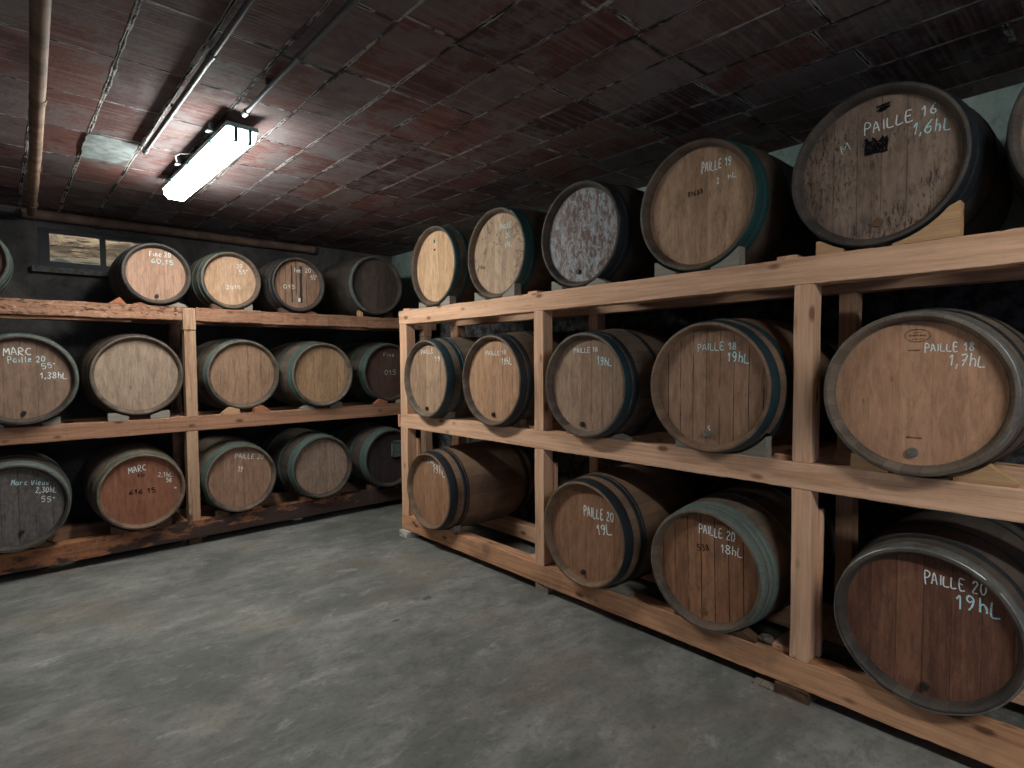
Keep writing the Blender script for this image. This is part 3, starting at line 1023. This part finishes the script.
    # bung in the end
    if key in BUNG:
        u, v = BUNG[key]
        bm = bmesh.new()
        rb = .0175 if spec['bung'] != 'dark' else .014
        pr = [(.044, rb*1.02), (.030, rb), (.027, rb*.86), (.027, .0005)]
        if spec['bung'] == 'brown':
            pr = [(.044, rb), (.037, rb*.98), (.036, rb*.85), (.038, .0005)]
        lathe_x(bm, pr, 24, 0)
        for vv in bm.verts:
            vv.co.y += -u
            vv.co.z += c+v
        o = link('bung', bm, BUNGM[spec['bung']], e, True)
    # chalk writing: stays on the face of the end
    if CHALK.get(key):
        for i, (txt, p0, p1, h) in enumerate(CHALK[key]):
            bm = bmesh.new()
            w = max(.0038, min(.0066, h*.12))*spec.get('cw', 1.0)
            stroke_text(bm, txt, p0, p1, h, c, .0408, w, rs)
            mt = spec.get('chalk', CHALKM)
            if isinstance(mt, (list, tuple)):
                mt = mt[min(i, len(mt)-1)]
            o = link('chalk_writing', bm, mt, e)
            o['label'] = 'hand-chalked writing'
    for (txt, p0, p1, h) in STAMP.get(key, []):
        bm = bmesh.new()
        stroke_text(bm, txt, p0, p1, h, c, .0409, h*.2, rs, .01)
        link('stencilled_number', bm, INK if key != 'RB3' else BRAND, e)
    return e, c, R, Rb


def hash_key(k):
    return sum((i+3)*ord(ch)*(i*7+1) for i, ch in enumerate(k))


def H(name, a, b, **k):
    return head_wood(name, a, b, **k)


def sd(key, **k):
    d = dict(X_DEF)
    d.update(k)
    return d


SPEC = {
 'RT1': sd('', head=H('end_pale_clean', (196, 160, 120), (222, 190, 150), joint=.25, plank=.07, stain=.12, seed=1), hoop='teal', stave='umber', kind='A'),
 'RT2': sd('', head=H('end_pale_smudged', (176, 150, 122), (206, 182, 152), joint=.2, stain=.35, stain_col=(120, 104, 90), blotch=.65, seed=2), hoop='teal', stave='umber', kind='C', chalk=(CHALKB, CHALKB, CHALKB)),
 'RT3': sd('', head=H('end_whitewashed', (112, 90, 80), (146, 122, 108), joint=.2, stain=.3, blotch=.5, white=.85, seed=3), hoop='black', stave='dark', kind='C', bung='dark', chalk=CHALKF, front_hoop='black'),
 'RT4': sd('', head=H('end_tan_stained', (158, 126, 98), (196, 166, 132), joint=.15, plank=.09, stain=.45, stain_col=(92, 76, 62), speck=.25, seed=4), hoop='teal', stave='umber', kind='C', chalk=(CHALKM, CHALKM, CHALKM)),
 'RT5': sd('', head=H('end_weathered_speckled', (118, 100, 86), (158, 138, 118), joint=.4, plank=.085, stain=.45, stain_col=(72, 66, 66), speck=.85, blotch=.2, seed=5), hoop='black', stave='dark', kind='W', chalk=(CHALKM, CHALKB)),
 'RT6': sd('', head=H('end_brown_plain', (140, 110, 86), (170, 140, 112), seed=6), hoop='black', stave='dark', kind='A'),
 'RM1': sd('', head=H('end_grey_tan', (154, 126, 100), (188, 160, 130), joint=.5, plank=.10, stain=.4, stain_col=(110, 96, 84), seed=7), hoop='slate', stave='grey', kind='B', bung='dark', front_hoop='slate'),
 'RM2': sd('', head=H('end_honey', (176, 138, 104), (206, 168, 132), joint=.3, plank=.10, stain=.15, seed=8), hoop='black', stave='mid', kind='C', bung='dark'),
 'RM3': sd('', head=H('end_grey_weathered', (146, 120, 98), (180, 154, 128), joint=.6, plank=.075, stain=.45, stain_col=(98, 84, 74), seed=9), hoop='black', stave='mid', kind='C', bung='dark', front_hoop='slate', chalk=(CHALKM, CHALKB)),
 'RM4': sd('', head=H('end_cracked_planks', (136, 104, 82), (176, 144, 116), joint=1.0, plank=.068, stain=.4, stain_col=(92, 74, 62), seed=10), hoop='slate', stave='warm', kind='B', bung='grey', chalk=(CHALKB, CHALKB, CHALKM)),
 'RM5': sd('', head=H('end_smooth_new_oak', (186, 144, 112), (206, 164, 130), joint=.12, plank=.10, stain=.12, stain_col=(150, 104, 76), seed=11), hoop='black', stave='grey', kind='D', bung='grey', chalk=(CHALKM, CHALKM), front_hoop='worn'),
 'RB1': sd('', head=H('end_light_brown', (152, 114, 84), (182, 142, 110), joint=.3, plank=.08, stain=.15, seed=12), hoop='black', stave='warm', kind='B', bung='grey'),
 'RB2': sd('', head=H('end_brown_smooth', (140, 102, 76), (166, 126, 96), joint=.4, plank=.10, stain=.2, seed=13), hoop='black', stave='warm', kind='B', bung='dark'),
 'RB3': sd('', head=H('end_brown_planked', (132, 94, 68), (172, 128, 96), joint=1.0, plank=.07, stain=.2, seed=14, tilt=0.02), hoop='grey', stave='mid', kind='W', bung='brown'),
 'RB4': sd('', head=H('end_red_brown_planked', (96, 66, 52), (152, 108, 84), joint=.5, plank=.085, stain=.3, stain_col=(66, 50, 44), seed=15), hoop='black', stave='dark', kind='D', front_hoop='worn', bung='dark', chalk=(CHALKM, CHALKB)),
 'LT0': sd('', head=H('end_hidden_brown', (140, 110, 86), (170, 140, 112), seed=16), hoop='green', stave='dark', kind='S'),
 'LT1': sd('', head=H('end_small_tan', (160, 126, 102), (190, 156, 130), joint=.35, plank=.06, stain=.3, stain_col=(120, 98, 84), seed=17), hoop='black', stave='dark', kind='S', bung='dark', chalk=(CHALKM, CHALKB)),
 'LT2': sd('', head=H('end_small_pale', (186, 152, 118), (214, 180, 146), joint=.15, plank=.06, stain=.12, seed=18), hoop='green', stave='mid', kind='S', chalk=CHALKM),
 'LT3': sd('', head=H('end_small_split', (134, 104, 84), (168, 138, 112), joint=1.0, plank=.095, stain=.3, seed=19), hoop='black', stave='dark', kind='S', chalk=CHALKM),
 'LT4': sd('', head=H('end_dark_plain', (74, 66, 60), (98, 86, 76), joint=.3, stain=.5, stain_col=(58, 54, 54), seed=20), hoop='rust', stave='dark', kind='A', front_hoop='grey'),
 'LM1': sd('', head=H('end_marc_brown', (126, 102, 84), (158, 132, 110), joint=.3, plank=.09, stain=.3, seed=21), hoop='grey', stave='dark', kind='A', bung='dark', chalk=(CHALKM, CHALKB, CHALKB, CHALKM)),
 'LM2': sd('', head=H('end_grey_beige', (148, 128, 108), (184, 164, 140), joint=.15, plank=.1, stain=.45, stain_col=(108, 98, 90), seed=22), hoop='rust', stave='mid', kind='A'),
 'LM3': sd('', head=H('end_tan_crack', (146, 118, 92), (178, 146, 118), joint=.4, plank=.11, stain=.25, seed=23), hoop='grey', stave='mid', kind='C'),
 'LM4': sd('', head=H('end_yellow_tan', (162, 130, 96), (190, 158, 122), joint=.3, plank=.075, stain=.4, stain_col=(104, 94, 82), seed=24), hoop='green', stave='grey', kind='C'),
 'LM5': sd('', head=H('end_dark_brown', (78, 60, 54), (104, 82, 72), joint=.4, stain=.3, stain_col=(56, 46, 44), seed=25), hoop='green', stave='dark', kind='C', chalk=CHALKF),
 'LB1': sd('', head=H('end_blackened', (84, 78, 74), (116, 108, 100), joint=.5, plank=.09, stain=.6, stain_col=(52, 50, 52), white=.12, seed=26), hoop='grey', stave='dark', kind='C', bung='dark', chalk=(CHALKB, CHALKM, CHALKM)),
 'LB2': sd('', head=H('end_orange_brown', (136, 90, 68), (160, 110, 84), joint=.1, stain=.2, stain_col=(104, 78, 62), seed=27), hoop='green', stave='warm', kind='A'),
 'LB3': sd('', head=H('end_brown_striped', (142, 112, 90), (176, 142, 116), joint=.35, plank=.08, stain=.3, seed=28), hoop='green', stave='mid', kind='C', chalk=(CHALKM, CHALKM)),
 'LB4': sd('', head=H('end_brown_whitened_foot', (136, 112, 92), (166, 138, 112), joint=.3, plank=.07, stain=.25, white=.2, seed=29), hoop='green', stave='dark', kind='C'),
 'LB5': sd('', head=H('end_almost_black', (58, 50, 50), (78, 68, 66), joint=.3, stain=.3, seed=30), hoop='green', stave='dark', kind='C'),
}
LABEL = {
 'RT1': 'barrel with clean pale end and small green mark, farthest on right rack top tier',
 'RT2': 'barrel with smudged pale end and small blue chalk figures on the right rack top',
 'RT3': 'black-hooped barrel with patchy whitewashed end on the top tier of the right rack',
 'RT4': 'green-hooped barrel chalked PAILLE 19 with a black stencilled number on the top tier',
 'RT5': 'weathered speckled barrel chalked PAILLE 16 and 1,6hL on the top tier',
 'RT6': 'dark barrel cut off by the right edge of the photo on the top tier',
 'RM1': 'grey-tan barrel by the end post, farthest on the middle tier of the right rack',
 'RM2': 'honey-coloured barrel second from the far end, middle tier of the right rack',
 'RM3': 'grey weathered barrel chalked 19hL between the two middle uprights, farther of the pair',
 'RM4': 'barrel with cracked planks chalked PAILLE 18 and 19hL in pale blue on middle tier',
 'RM5': 'big smooth oak barrel with oval brand mark, chalked 1,7hL, on the middle tier',
 'RB1': 'light brown barrel alone in the far bay of the bottom tier of the right rack',
 'RB2': 'smooth brown black-hooped barrel chalked PAILLE 20 and 19L on the bottom tier',
 'RB3': 'grey-hooped planked barrel chalked PAILLE 20 and 18hL on the bottom tier',
 'RB4': 'large reddish planked barrel chalked PAILLE 20 and 19hL, nearest on the bottom tier',
 'LT0': 'small green-hooped barrel cut off by the left edge on the top of the back rack',
 'LT1': 'small black-hooped tan barrel beside the little window on top of the back rack',
 'LT2': 'small pale barrel chalked 2015 on top of the back rack',
 'LT3': 'small barrel with dark splits and a white tag on top of the back rack',
 'LT4': 'dark unmarked barrel at the right end of the top of the back rack',
 'LM1': 'brown barrel chalked MARC and 1,38hL on the middle tier of the back rack',
 'LM2': 'unmarked grey-beige barrel left of the upright on the back rack middle tier',
 'LM3': 'unmarked tan barrel with one short crack just right of the upright on middle tier',
 'LM4': 'unmarked yellow-tan green-hooped barrel on the middle tier of the back rack',
 'LM5': 'dark brown barrel chalked 015, half behind the right rack, on middle tier',
 'LB1': 'blackened barrel chalked Marc Vieux and 2,30hL at bottom left',
 'LB2': 'orange-brown barrel with black stencilled number chalked MARC on the bottom tier',
 'LB3': 'brown barrel with white chalk smears just right of the upright on bottom tier',
 'LB4': 'brown green-hooped barrel with pale foot, no writing, on the back rack bottom tier',
 'LB5': 'almost black barrel with metal plate, right end of the back rack bottom tier',
}
BAR = {}
for key in PLACE:
    BAR[key] = make_barrel(key, SPEC[key], LABEL[key])


# extra marks and fittings on single barrels
def poly_face(bm, pts, x, c):
    bm.faces.new([bm.verts.new((x, -u, c+v)) for u, v in pts])


e, c, R, Rb = BAR['RM5']
bm = bmesh.new()
rs = random.Random(3)
for k in (1.0, .90):
    pts = [Vector((.0049+.040*k*cos(a*2*pi/40), .2115+.0235*k*sin(a*2*pi/40))) for a in range(41)]
    ribbon(bm, pts, .0016 if k == 1 else .001, c, .0409, rs)
for (u0, u1, v, h) in ((-.022, .032, .2075, .0085), (-.008, .018, .2195, .0055), (-.012, .022, .1965, .005)):
    u = u0
    while u < u1:
        w_ = rs.uniform(.002, .0036)
        ribbon(bm, [Vector((u, v+rs.uniform(0, h*.3))), Vector((u+w_*.5, v+h*rs.uniform(.7, 1))), Vector((u+w_, v+rs.uniform(0, h*.5)))], .0013, c, .0409, rs)
        u += w_+.0014
link('brand_mark', bm, BRAND, e)
bm = bmesh.new()
for (u0, u1, v) in ((-.024, .014, .1555), (-.0225, .0235, -.165)):
    u = u0
    while u < u1:
        ribbon(bm, [Vector((u, v)), Vector((u+.001, v+rs.uniform(.004, .007)))], .0016, c, .0409, rs)
        u += .0028
link('brand_word', bm, BRAND, e)

e, c, R, Rb = BAR['RT5']
bm = bmesh.new()
rs = random.Random(5)
poly_face(bm, [(-.040, .057), (-.02, .055), (.0, .058), (.02, .054), (.040, .056), (.039, .075), (.041, .095), (.038, .118), (.028, .112), (.022, .122), (.012, .108), (.004, .104), (-.004, .118), (-.014, .124), (-.016, .108), (-.026, .112), (-.030, .124), (-.041, .122), (-.038, .10), (-.041, .08)], .0409, c)
link('square_stencil', bm, INK, e)
bm = bmesh.new()
for i in range(16):
    v = .212+.028*i/16
    ribbon(bm, [Vector((-.005+rs.uniform(0, .02), v)), Vector((.05-rs.uniform(0, .02), v+.004))], .0022, c, .0409, rs)
link('faded_stencil', bm, INK, e)
bm = bmesh.new()
stroke_text(bm, 'M', (-.12, .085), (-.08, .10), .035, c, .0409, .005, rs)
link('chalk_writing', bm, CHALKF, e)

e, c, R, Rb = BAR['RT1']
bm = bmesh.new()
poly_face(bm, [(-.031, .186), (-.013, .186), (-.012, .204), (-.021, .219), (-.032, .203)], .0409, c)
link('green_mark', bm, simple('green_print', srgb(28, 92, 74), 0.8), e)
bm = bmesh.new()
poly_face(bm, [(-.03, .128), (-.016, .122), (-.004, .134), (-.010, .143), (-.022, .141), (-.031, .138)], .0409, c)
link('red_mark', bm, simple('red_print', srgb(122, 44, 36), 0.8), e)

e, c, R, Rb = BAR['LT3']
bm = bmesh.new()
for u, w_ in ((-.052, .012), (.030, .022)):
    n = 14
    L_ = [(u+rnd.uniform(-.002, .002)-w_/2, .17-.33*i/n) for i in range(n+1)]
    R_ = [(u+rnd.uniform(-.002, .002)+w_/2, .17-.33*i/n) for i in range(n+1)]
    poly_face(bm, L_+R_[::-1], .0411, c)
link('dark_streaks', bm, simple('wine_streak', srgb(46, 48, 48), 0.5), e)
bm = bmesh.new()
add_box(bm, .037, .0412, -.022, -.004, c-.152, c-.118, .001)
link('tag', bm, simple('white_tag', srgb(225, 225, 215), 0.7), e)

e, c, R, Rb = BAR['LM3']
bm = bmesh.new()
poly_face(bm, [(.148, .13), (.151, .10), (.150, -.03), (.147, -.05), (.146, .02)], .0411, c)
link('crack', bm, simple('crack_shadow', srgb(30, 24, 22), 0.9), e)

e, c, R, Rb = BAR['LB5']
bm = bmesh.new()
add_box(bm, .022, .0418, -.20, -.02, c+.00, c+.02, .003)
add_box(bm, .022, .0418, -.20, -.02, c+.145, c+.165, .003)
add_box(bm, .022, .0418, -.04, -.02, c+.00, c+.165, .003)
add_box(bm, .022, .0418, -.20, -.18, c+.00, c+.165, .003)
add_box(bm, .028, .0418, -.19, -.03, c+.01, c+.155, .003)
lathe_bm = bm
link('hatch_plate', bm, IRON['grey'], e)

# ---------------------------------------------------------------- wedge chocks
CH = {
    'grey': lumber('grey_chock_wood', 1, base=srgb(158, 150, 136), dark=srgb(104, 96, 86), knot=srgb(60, 50, 44)),
    'pine': lumber('pine_chock_wood', 1, base=srgb(208, 168, 124), dark=srgb(160, 112, 76), knot=srgb(90, 54, 34)),
    'dark': dark_wood,
    'red': simple('reddish_chock', srgb(160, 104, 76), 0.8),
}
ZR = {'RB': .148, 'RM': 1.010, 'RT': 1.879, 'LB': .172, 'LM': 1.022, 'LT': 1.898}


def chock(key, side, mat, inner, outer, h, shape='wedge', label=None, dep=.062, dx=.006):
    """side -1: to the reader's left of the barrel, +1: to the right"""
    e, c, R, Rb = BAR[key]
    p, a, zc, R, L = PLACE[key]
    bm = bmesh.new()
    zr = ZR[key[:2]]
    off = max(p, -.02)
    # section in (w, z): w from inner to outer edge
    def under(w):      # underside of barrel over the back edge of the rail
        rr_ = radius(p+dep+dx, L, R, Rb)+.0045
        if abs(w) >= rr_:
            return 9
        return zc-math.sqrt(rr_*rr_-w*w)-zr
    pts = [(outer, 0), (outer, h if shape != 'point' else h*.15)]
    if shape == 'point':
        mid = inner+(outer-inner)*.55
        pts.append((mid, min(h, under(mid)-.002)))
    top_w = outer - (.0 if shape == 'block' else .004)
    n = 7
    w_in = inner
    while w_in < outer and under(w_in) < .006:
        w_in += .004
    start = top_w if shape != 'point' else inner+(outer-inner)*.55
    for i in range(n+1):
        w = start+(w_in-start)*i/n
        z = min(h, under(w)-.002)
        if shape == 'wedge':
            z = min(z, h)
        pts.append((w, max(.003, z)))
    pts.append((w_in, 0))
    def mk(d):
        out_ = []
        for w, z in pts:
            u = side*w
            out_.append(bm.verts.new((d, -u, z)))
        return out_
    A, B = mk(dx), mk(dx+dep)
    bm.faces.new(A)
    bm.faces.new(B[::-1])
    for i in range(len(A)):
        j = (i+1) % len(A)
        bm.faces.new((A[i], A[j], B[j], B[i]))
    bmesh.ops.remove_doubles(bm, verts=bm.verts, dist=.0008)
    if key[0] == 'R':
        o = link('wooden_chock', bm, CH[mat], None, False, (2.52, a, zr+.0005))
    else:
        o = link('wooden_chock', bm, CH[mat], None, False, (a, 5.11, zr+.0005))
        o.rotation_euler = (0, 0, pi/2)
    tag(o, label, 'chock', 'wedge chocks under the barrels')
    return o


SD = {-1: 'left', 1: 'right'}
CNAME = {'grey': 'grey', 'pine': 'pale pine', 'dark': 'dark', 'red': 'reddish'}
BN = {
 'RT1': 'farthest clean pale-ended top barrel', 'RT2': 'smudged pale barrel on right rack top', 'RT3': 'whitewashed-end barrel', 'RT4': 'PAILLE 19 barrel',
 'RT5': 'PAILLE 16 barrel', 'RM1': 'middle-tier barrel by the end post', 'RM2': 'honey-coloured middle-tier barrel', 'RM3': 'grey weathered 19hL barrel', 'RM4': 'cracked PAILLE 18 barrel',
 'RM5': 'big barrel with oval brand', 'RB1': 'barrel alone in the far bottom bay', 'RB2': 'black-hooped PAILLE 20 barrel', 'RB3': 'grey-hooped PAILLE 20 barrel', 'RB4': 'nearest reddish bottom barrel',
 'LT1': 'small barrel by the window', 'LT2': 'small barrel chalked 2015', 'LT3': 'small split-end barrel', 'LT4': 'dark unmarked top barrel',
 'LM1': 'MARC 1,38hL barrel', 'LM2': 'grey-beige unmarked barrel', 'LM3': 'tan barrel with short crack', 'LM4': 'yellow-tan unmarked barrel', 'LM5': 'dark middle barrel chalked 015',
 'LB1': 'blackened bottom-left barrel', 'LB2': 'orange-brown stencilled barrel', 'LB3': 'chalk-smeared bottom barrel', 'LB4': 'pale-footed bottom barrel', 'LB5': 'almost black barrel with metal plate',
}
for key, side, mat, i_, o_, h, shp in [
    ('RT1', -1, 'grey', .10, .20, .05, 'wedge'), ('RT1', 1, 'grey', .10, .22, .065, 'wedge'),
    ('RT2', -1, 'grey', .08, .20, .06, 'wedge'), ('RT2', 1, 'grey', .10, .22, .085, 'wedge'),
    ('RT3', -1, 'grey', .11, .20, .055, 'wedge'), ('RT3', 1, 'grey', .08, .22, .07, 'point'),
    ('RT4', -1, 'grey', .10, .22, .07, 'block'), ('RT4', 1, 'grey', .09, .23, .09, 'block'),
    ('RT5', -1, 'pine', .10, .20, .055, 'block'), ('RT5', 1, 'pine', .07, .275, .125, 'wedge'),
    ('RM1', -1, 'pine', .12, .20, .025, 'wedge'), ('RM1', 1, 'grey', .11, .20, .055, 'block'),
    ('RM2', -1, 'pine', .10, .18, .03, 'wedge'), ('RM2', 1, 'dark', .11, .21, .06, 'block'),
    ('RM3', -1, 'red', .09, .20, .05, 'wedge'), ('RM3', 1, 'grey', .09, .235, .085, 'point'),
    ('RM4', -1, 'grey', .09, .21, .06, 'block'), ('RM4', 1, 'grey', .10, .245, .12, 'block'),
    ('RM5', -1, 'pine', .07, .22, .06, 'wedge'), ('RM5', 1, 'pine', .11, .285, .075, 'point'),
    ('RB1', -1, 'dark', .10, .18, .03, 'wedge'), ('RB1', 1, 'grey', .11, .20, .065, 'block'),
    ('RB2', -1, 'dark', .10, .19, .04, 'wedge'), ('RB2', 1, 'grey', .09, .25, .09, 'point'),
    ('RB3', -1, 'dark', .10, .20, .05, 'wedge'), ('RB3', 1, 'dark', .08, .22, .06, 'point'),
    ('LT1', -1, 'red', .05, .16, .05, 'point'), ('LT1', 1, 'grey', .06, .20, .075, 'point'),
    ('LT2', -1, 'dark', .08, .16, .04, 'wedge'), ('LT2', 1, 'grey', .09, .16, .06, 'block'),
    ('LT3', -1, 'dark', .08, .16, .04, 'wedge'), ('LT3', 1, 'red', .06, .17, .05, 'point'),
    ('LT4', -1, 'pine', .13, .165, .08, 'block'), ('LT4', 1, 'dark', .10, .2, .06, 'wedge'),
    ('LM1', -1, 'grey', .10, .22, .07, 'wedge'), ('LM1', 1, 'grey', .10, .20, .06, 'block'),
    ('LM2', -1, 'grey', .07, .2, .06, 'wedge'), ('LM2', 1, 'grey', .07, .2, .06, 'wedge'),
    ('LM3', -1, 'pine', .06, .2, .055, 'point'), ('LM3', 1, 'red', .06, .2, .055, 'point'),
    ('LM4', -1, 'grey', .07, .2, .06, 'point'), ('LM4', 1, 'grey', .08, .2, .05, 'wedge'),
    ('LM5', -1, 'red', .06, .2, .07, 'point'), ('LM5', 1, 'grey', .07, .2, .06, 'wedge'),
    ('LB1', -1, 'dark', .09, .2, .06, 'wedge'), ('LB1', 1, 'dark', .09, .2, .05, 'point'),
    ('LB2', -1, 'dark', .09, .2, .06, 'wedge'), ('LB2', 1, 'dark', .09, .2, .06, 'wedge'),
    ('LB3', -1, 'dark', .09, .2, .05, 'wedge'), ('LB3', 1, 'red', .09, .19, .04, 'point'),
    ('LB4', -1, 'red', .08, .19, .05, 'wedge'), ('LB4', 1, 'dark', .09, .2, .05, 'wedge'),
    ('LB5', -1, 'dark', .09, .2, .05, 'wedge'), ('LB5', 1, 'dark', .09, .2, .05, 'wedge'),
]:
    chock(key, side, mat, i_, o_, h, shp, '%s wooden chock under the %s side of the %s' % (CNAME[mat], SD[side], BN[key]))

# a loose offcut on the old rack, left of the small barrel by the window
bm = bmesh.new()
A = [bm.verts.new(v) for v in ((-.055, 0, 0), (.055, 0, 0), (.015, 0, .05))]
B = [bm.verts.new(v) for v in ((-.055, .075, 0), (.055, .075, 0), (.015, .075, .05))]
bm.faces.new(A); bm.faces.new(B[::-1])
for i in range(3):
    j = (i+1) % 3
    bm.faces.new((A[i], A[j], B[j], B[i]))
tag(link('wooden_chock', bm, CH['red'], None, False, (.665, 5.115, 1.9005)), 'loose reddish wedge on the old rack below the small window', 'chock')


# rubble and scraps on the bottom rail near the upright
def scrap(x, y, z, s, mat, label):
    bm = bmesh.new()
    bmesh.ops.create_icosphere(bm, subdivisions=2, radius=s)
    for v in bm.verts:
        n = v.co.normalized()
        v.co = Vector((v.co.x*1.1, v.co.y*1.5, v.co.z*.6))*(1+.22*sin(9*n.x+4*n.z)*cos(7*n.y))
    mz = min(v.co.z for v in bm.verts)
    for v in bm.verts:
        v.co.z -= mz
    tag(link('stone_fragment', bm, mat, None, False, (x, y, z)), label, 'stone')


stone = simple('dusty_stone', srgb(112, 100, 90), 0.9, 0, 0.35, 20)
scrap(2.575, 1.115, .1495, .026, stone, 'larger stone fragment on the bottom rail of the right rack by the upright')
scrap(2.57, 1.055, .1495, .014, simple('broken_wood', srgb(170, 128, 92), 0.9), 'small pale fragment beside the larger stone on the bottom rail')


# ---------------------------------------------------------------- fluorescent batten
def lamp(y0, y1, label):
    x0, x1 = 0.868, 1.028
    cx, cy = (x0+x1)/2, (y0+y1)/2
    e = empty('fluorescent_lamp', (cx+.018, cy, 2.60), .0138, label, 'lamp')
    W, Ln = (x1-x0)/2, (y1-y0)/2
    hous = simple('lamp_housing_plastic', srgb(150, 176, 172), 0.5, 0, 0.1)
    bm = bmesh.new()
    add_box(bm, -W, W, -Ln, Ln, .062, .088, .006)
    link('housing', bm, hous, e)
    t = NT('lit_diffuser')
    em = t.n('ShaderNodeEmission')
    em.inputs['Color'].default_value = (0.97, 1.0, 0.97, 1)
    em.inputs['Strength'].default_value = LAMP_STRENGTH
    t.link(em.outputs[0], t.t.nodes['Material Output'].inputs['Surface'])
    bm = bmesh.new()
    ring = []
    for (w_, z) in ((W-.004, .060), (W-.010, .024), (W-.030, .004), (W-.05, 0)):
        ring.append((w_, z))
    sec = [(-w_, z) for w_, z in ring]+[(w_, z) for w_, z in ring[::-1]]
    n = 2
    slices = []
    for y, sc_ in ((-Ln+.004, .92), (-Ln+.03, 1.0), (Ln-.03, 1.0), (Ln-.004, .92)):
        slices.append([bm.verts.new((w_*sc_, y, .060-(.060-z)*(.8 if sc_ < 1 else 1))) for w_, z in sec])
    for a, b in zip(slices, slices[1:]):
        for i in range(len(a)-1):
            bm.faces.new((a[i], a[i+1], b[i+1], b[i]))
        bm.faces.new((a[-1], a[0], b[0], b[-1]))
    bm.faces.new(slices[0]); bm.faces.new(slices[-1][::-1])
    link('diffuser', bm, t.m, e)
    clip = simple('lamp_clip_plastic', srgb(60, 110, 110), 0.5, 0, 0.1)
    for yy in (-Ln+.0, Ln-.03):
        for sx in (-.035, .035):
            bm = bmesh.new()
            add_box(bm, sx-.009, sx+.009, yy-.006 if yy < 0 else yy+.008, yy+.035 if yy < 0 else yy+.036, -.004, .066, .003)
            link('clip', bm, clip, e)
    for yy in (-.45, 0, .45):
        for sx in (-1, 1):
            bm = bmesh.new()
            add_box(bm, sx*W-.004, sx*W+.004, yy-.012, yy+.012, .04, .08, .002)
            link('side_clip', bm, clip, e)
    br = simple('lamp_bracket_steel', srgb(96, 104, 104), 0.45, 0.6, 0.15)
    for yy in (-.5, .18):
        bm = bmesh.new()
        add_box(bm, -.115, .06, yy-.02, yy+.02, .090, .096, .001)
        add_box(bm, -.10, -.085, yy-.02, yy+.02, .096, ZC-2.60-.001, .001)
        add_box(bm, .04, .05, yy-.02, yy+.02, .096, ZC-2.60-.001, .001)
        link('hanging_bracket', bm, br, e)
    bm = bmesh.new()
    tube(bm, [(-.10, .18, .10), (-.13, .10, .115), (-.12, .02, .11), (-.06, -.05, .10), (-.03, -.08, .092)], .0035, 8)
    link('cable', bm, simple('pale_cable', srgb(190, 190, 184), 0.6), e, True)


lamp(3.15, 4.60, 'lit fluorescent tube fitting hanging under the clay ceiling above the floor')
lamp(-2.10, -0.58, 'added fill lamp, a fluorescent fitting out of view behind the camera')  # unseen extra fitting, added to brighten the right rack

# ---------------------------------------------------------------- conduits and pipes
cond = iron('grey_conduit', (120, 126, 128), 0.4, 0.4, 0.2)


def conduit(x_a, y_a, x_b, y_b, z, label):
    e = empty('electrical_conduit', (x_a, y_a, z), 0, label, 'conduit', 'electrical conduits under the ceiling')
    L_ = Vector((x_b-x_a, y_b-y_a, 0))
    bm = bmesh.new()
    tube(bm, [L_*s for s in (0, .25, .5, .75, 1)], .0125, 14)
    link('tube', bm, cond, e, True)
    for s in (.0, .22, .43, .7):
        bm = bmesh.new()
        tube(bm, [L_*s, L_*s+L_.normalized()*.05], .0165, 14)
        link('coupling', bm, cond, e, True)
    st = simple('conduit_clip_steel', srgb(90, 92, 92), 0.5, 0.5)
    for s in (.12, .6, .9):
        bm = bmesh.new()
        q = L_*s
        add_box(bm, q.x-.016, q.x+.016, q.y-.008, q.y+.008, .010, max(.0115, ZC-z-.0005), .001)
        link('clip', bm, st, e)


conduit(.686, 4.03, .716, -2.3, 2.722, 'grey steel conduit left of the lamp casting a long shadow on the ceiling')
conduit(.955, 3.06, .955, .0, 2.705, 'grey steel conduit ending just above the near end of the lamp')

pipe_m = simple('dusty_pipe_paint', srgb(132, 108, 90), 0.7, 0, 0.35, 9)
pipe_r = simple('rusty_pipe_paint', srgb(108, 84, 72), 0.7, 0, 0.35, 9)
e = empty('drain_pipe', (.20, 5.95, 2.655), 0, 'thick dusty pipe running under the ceiling along the left of the photo', 'pipe')
bm = bmesh.new()
tube(bm, [(.025, 0, 0), (.008, -.9, 0), (-.012, -1.8, 0), (-.035, -2.6, -.004), (-.06, -3.45, 0), (-.12, -6.0, 0), (-.16, -8.3, 0)], .029, 20)
link('pipe', bm, pipe_m, e, True)
for yy, xx in ((-.3, .022), (-2.55, -.033), (-5.0, -.095)):
    bm = bmesh.new()
    tube(bm, [(xx, yy, 0), (xx, yy-.06, 0)], .033, 20)
    link('pipe_joint', bm, pipe_m, e, True)
for yy, xx in ((-1.2, .009), (-4.0, -.07), (-7.2, -.14)):
    bm = bmesh.new()
    add_box(bm, xx-.033, xx+.033, yy-.012, yy+.012, .026, ZC-2.655-.0005, .001)
    link('pipe_clamp', bm, IRON['rust'], e)
e = empty('wall_pipe', (.17, 6.13, 2.685), 0, 'rust-brown pipe running along the top of the back wall above the window', 'pipe')
bm = bmesh.new()
tube(bm, [(0, 0, 0), (.8, 0, .005), (1.6, 0, .002), (2.40, 0, .004)], .040, 20)
link('pipe', bm, pipe_r, e, True)
bm = bmesh.new()
tube(bm, [(2.37, 0, .004), (2.44, 0, .004)], .046, 20)
link('pipe_joint', bm, pipe_r, e, True)
for xx in (.5, 1.7):
    bm = bmesh.new()
    add_box(bm, xx-.01, xx+.01, .0, .069, -.046, -.036, .001)
    link('pipe_clamp', bm, IRON['rust'], e)
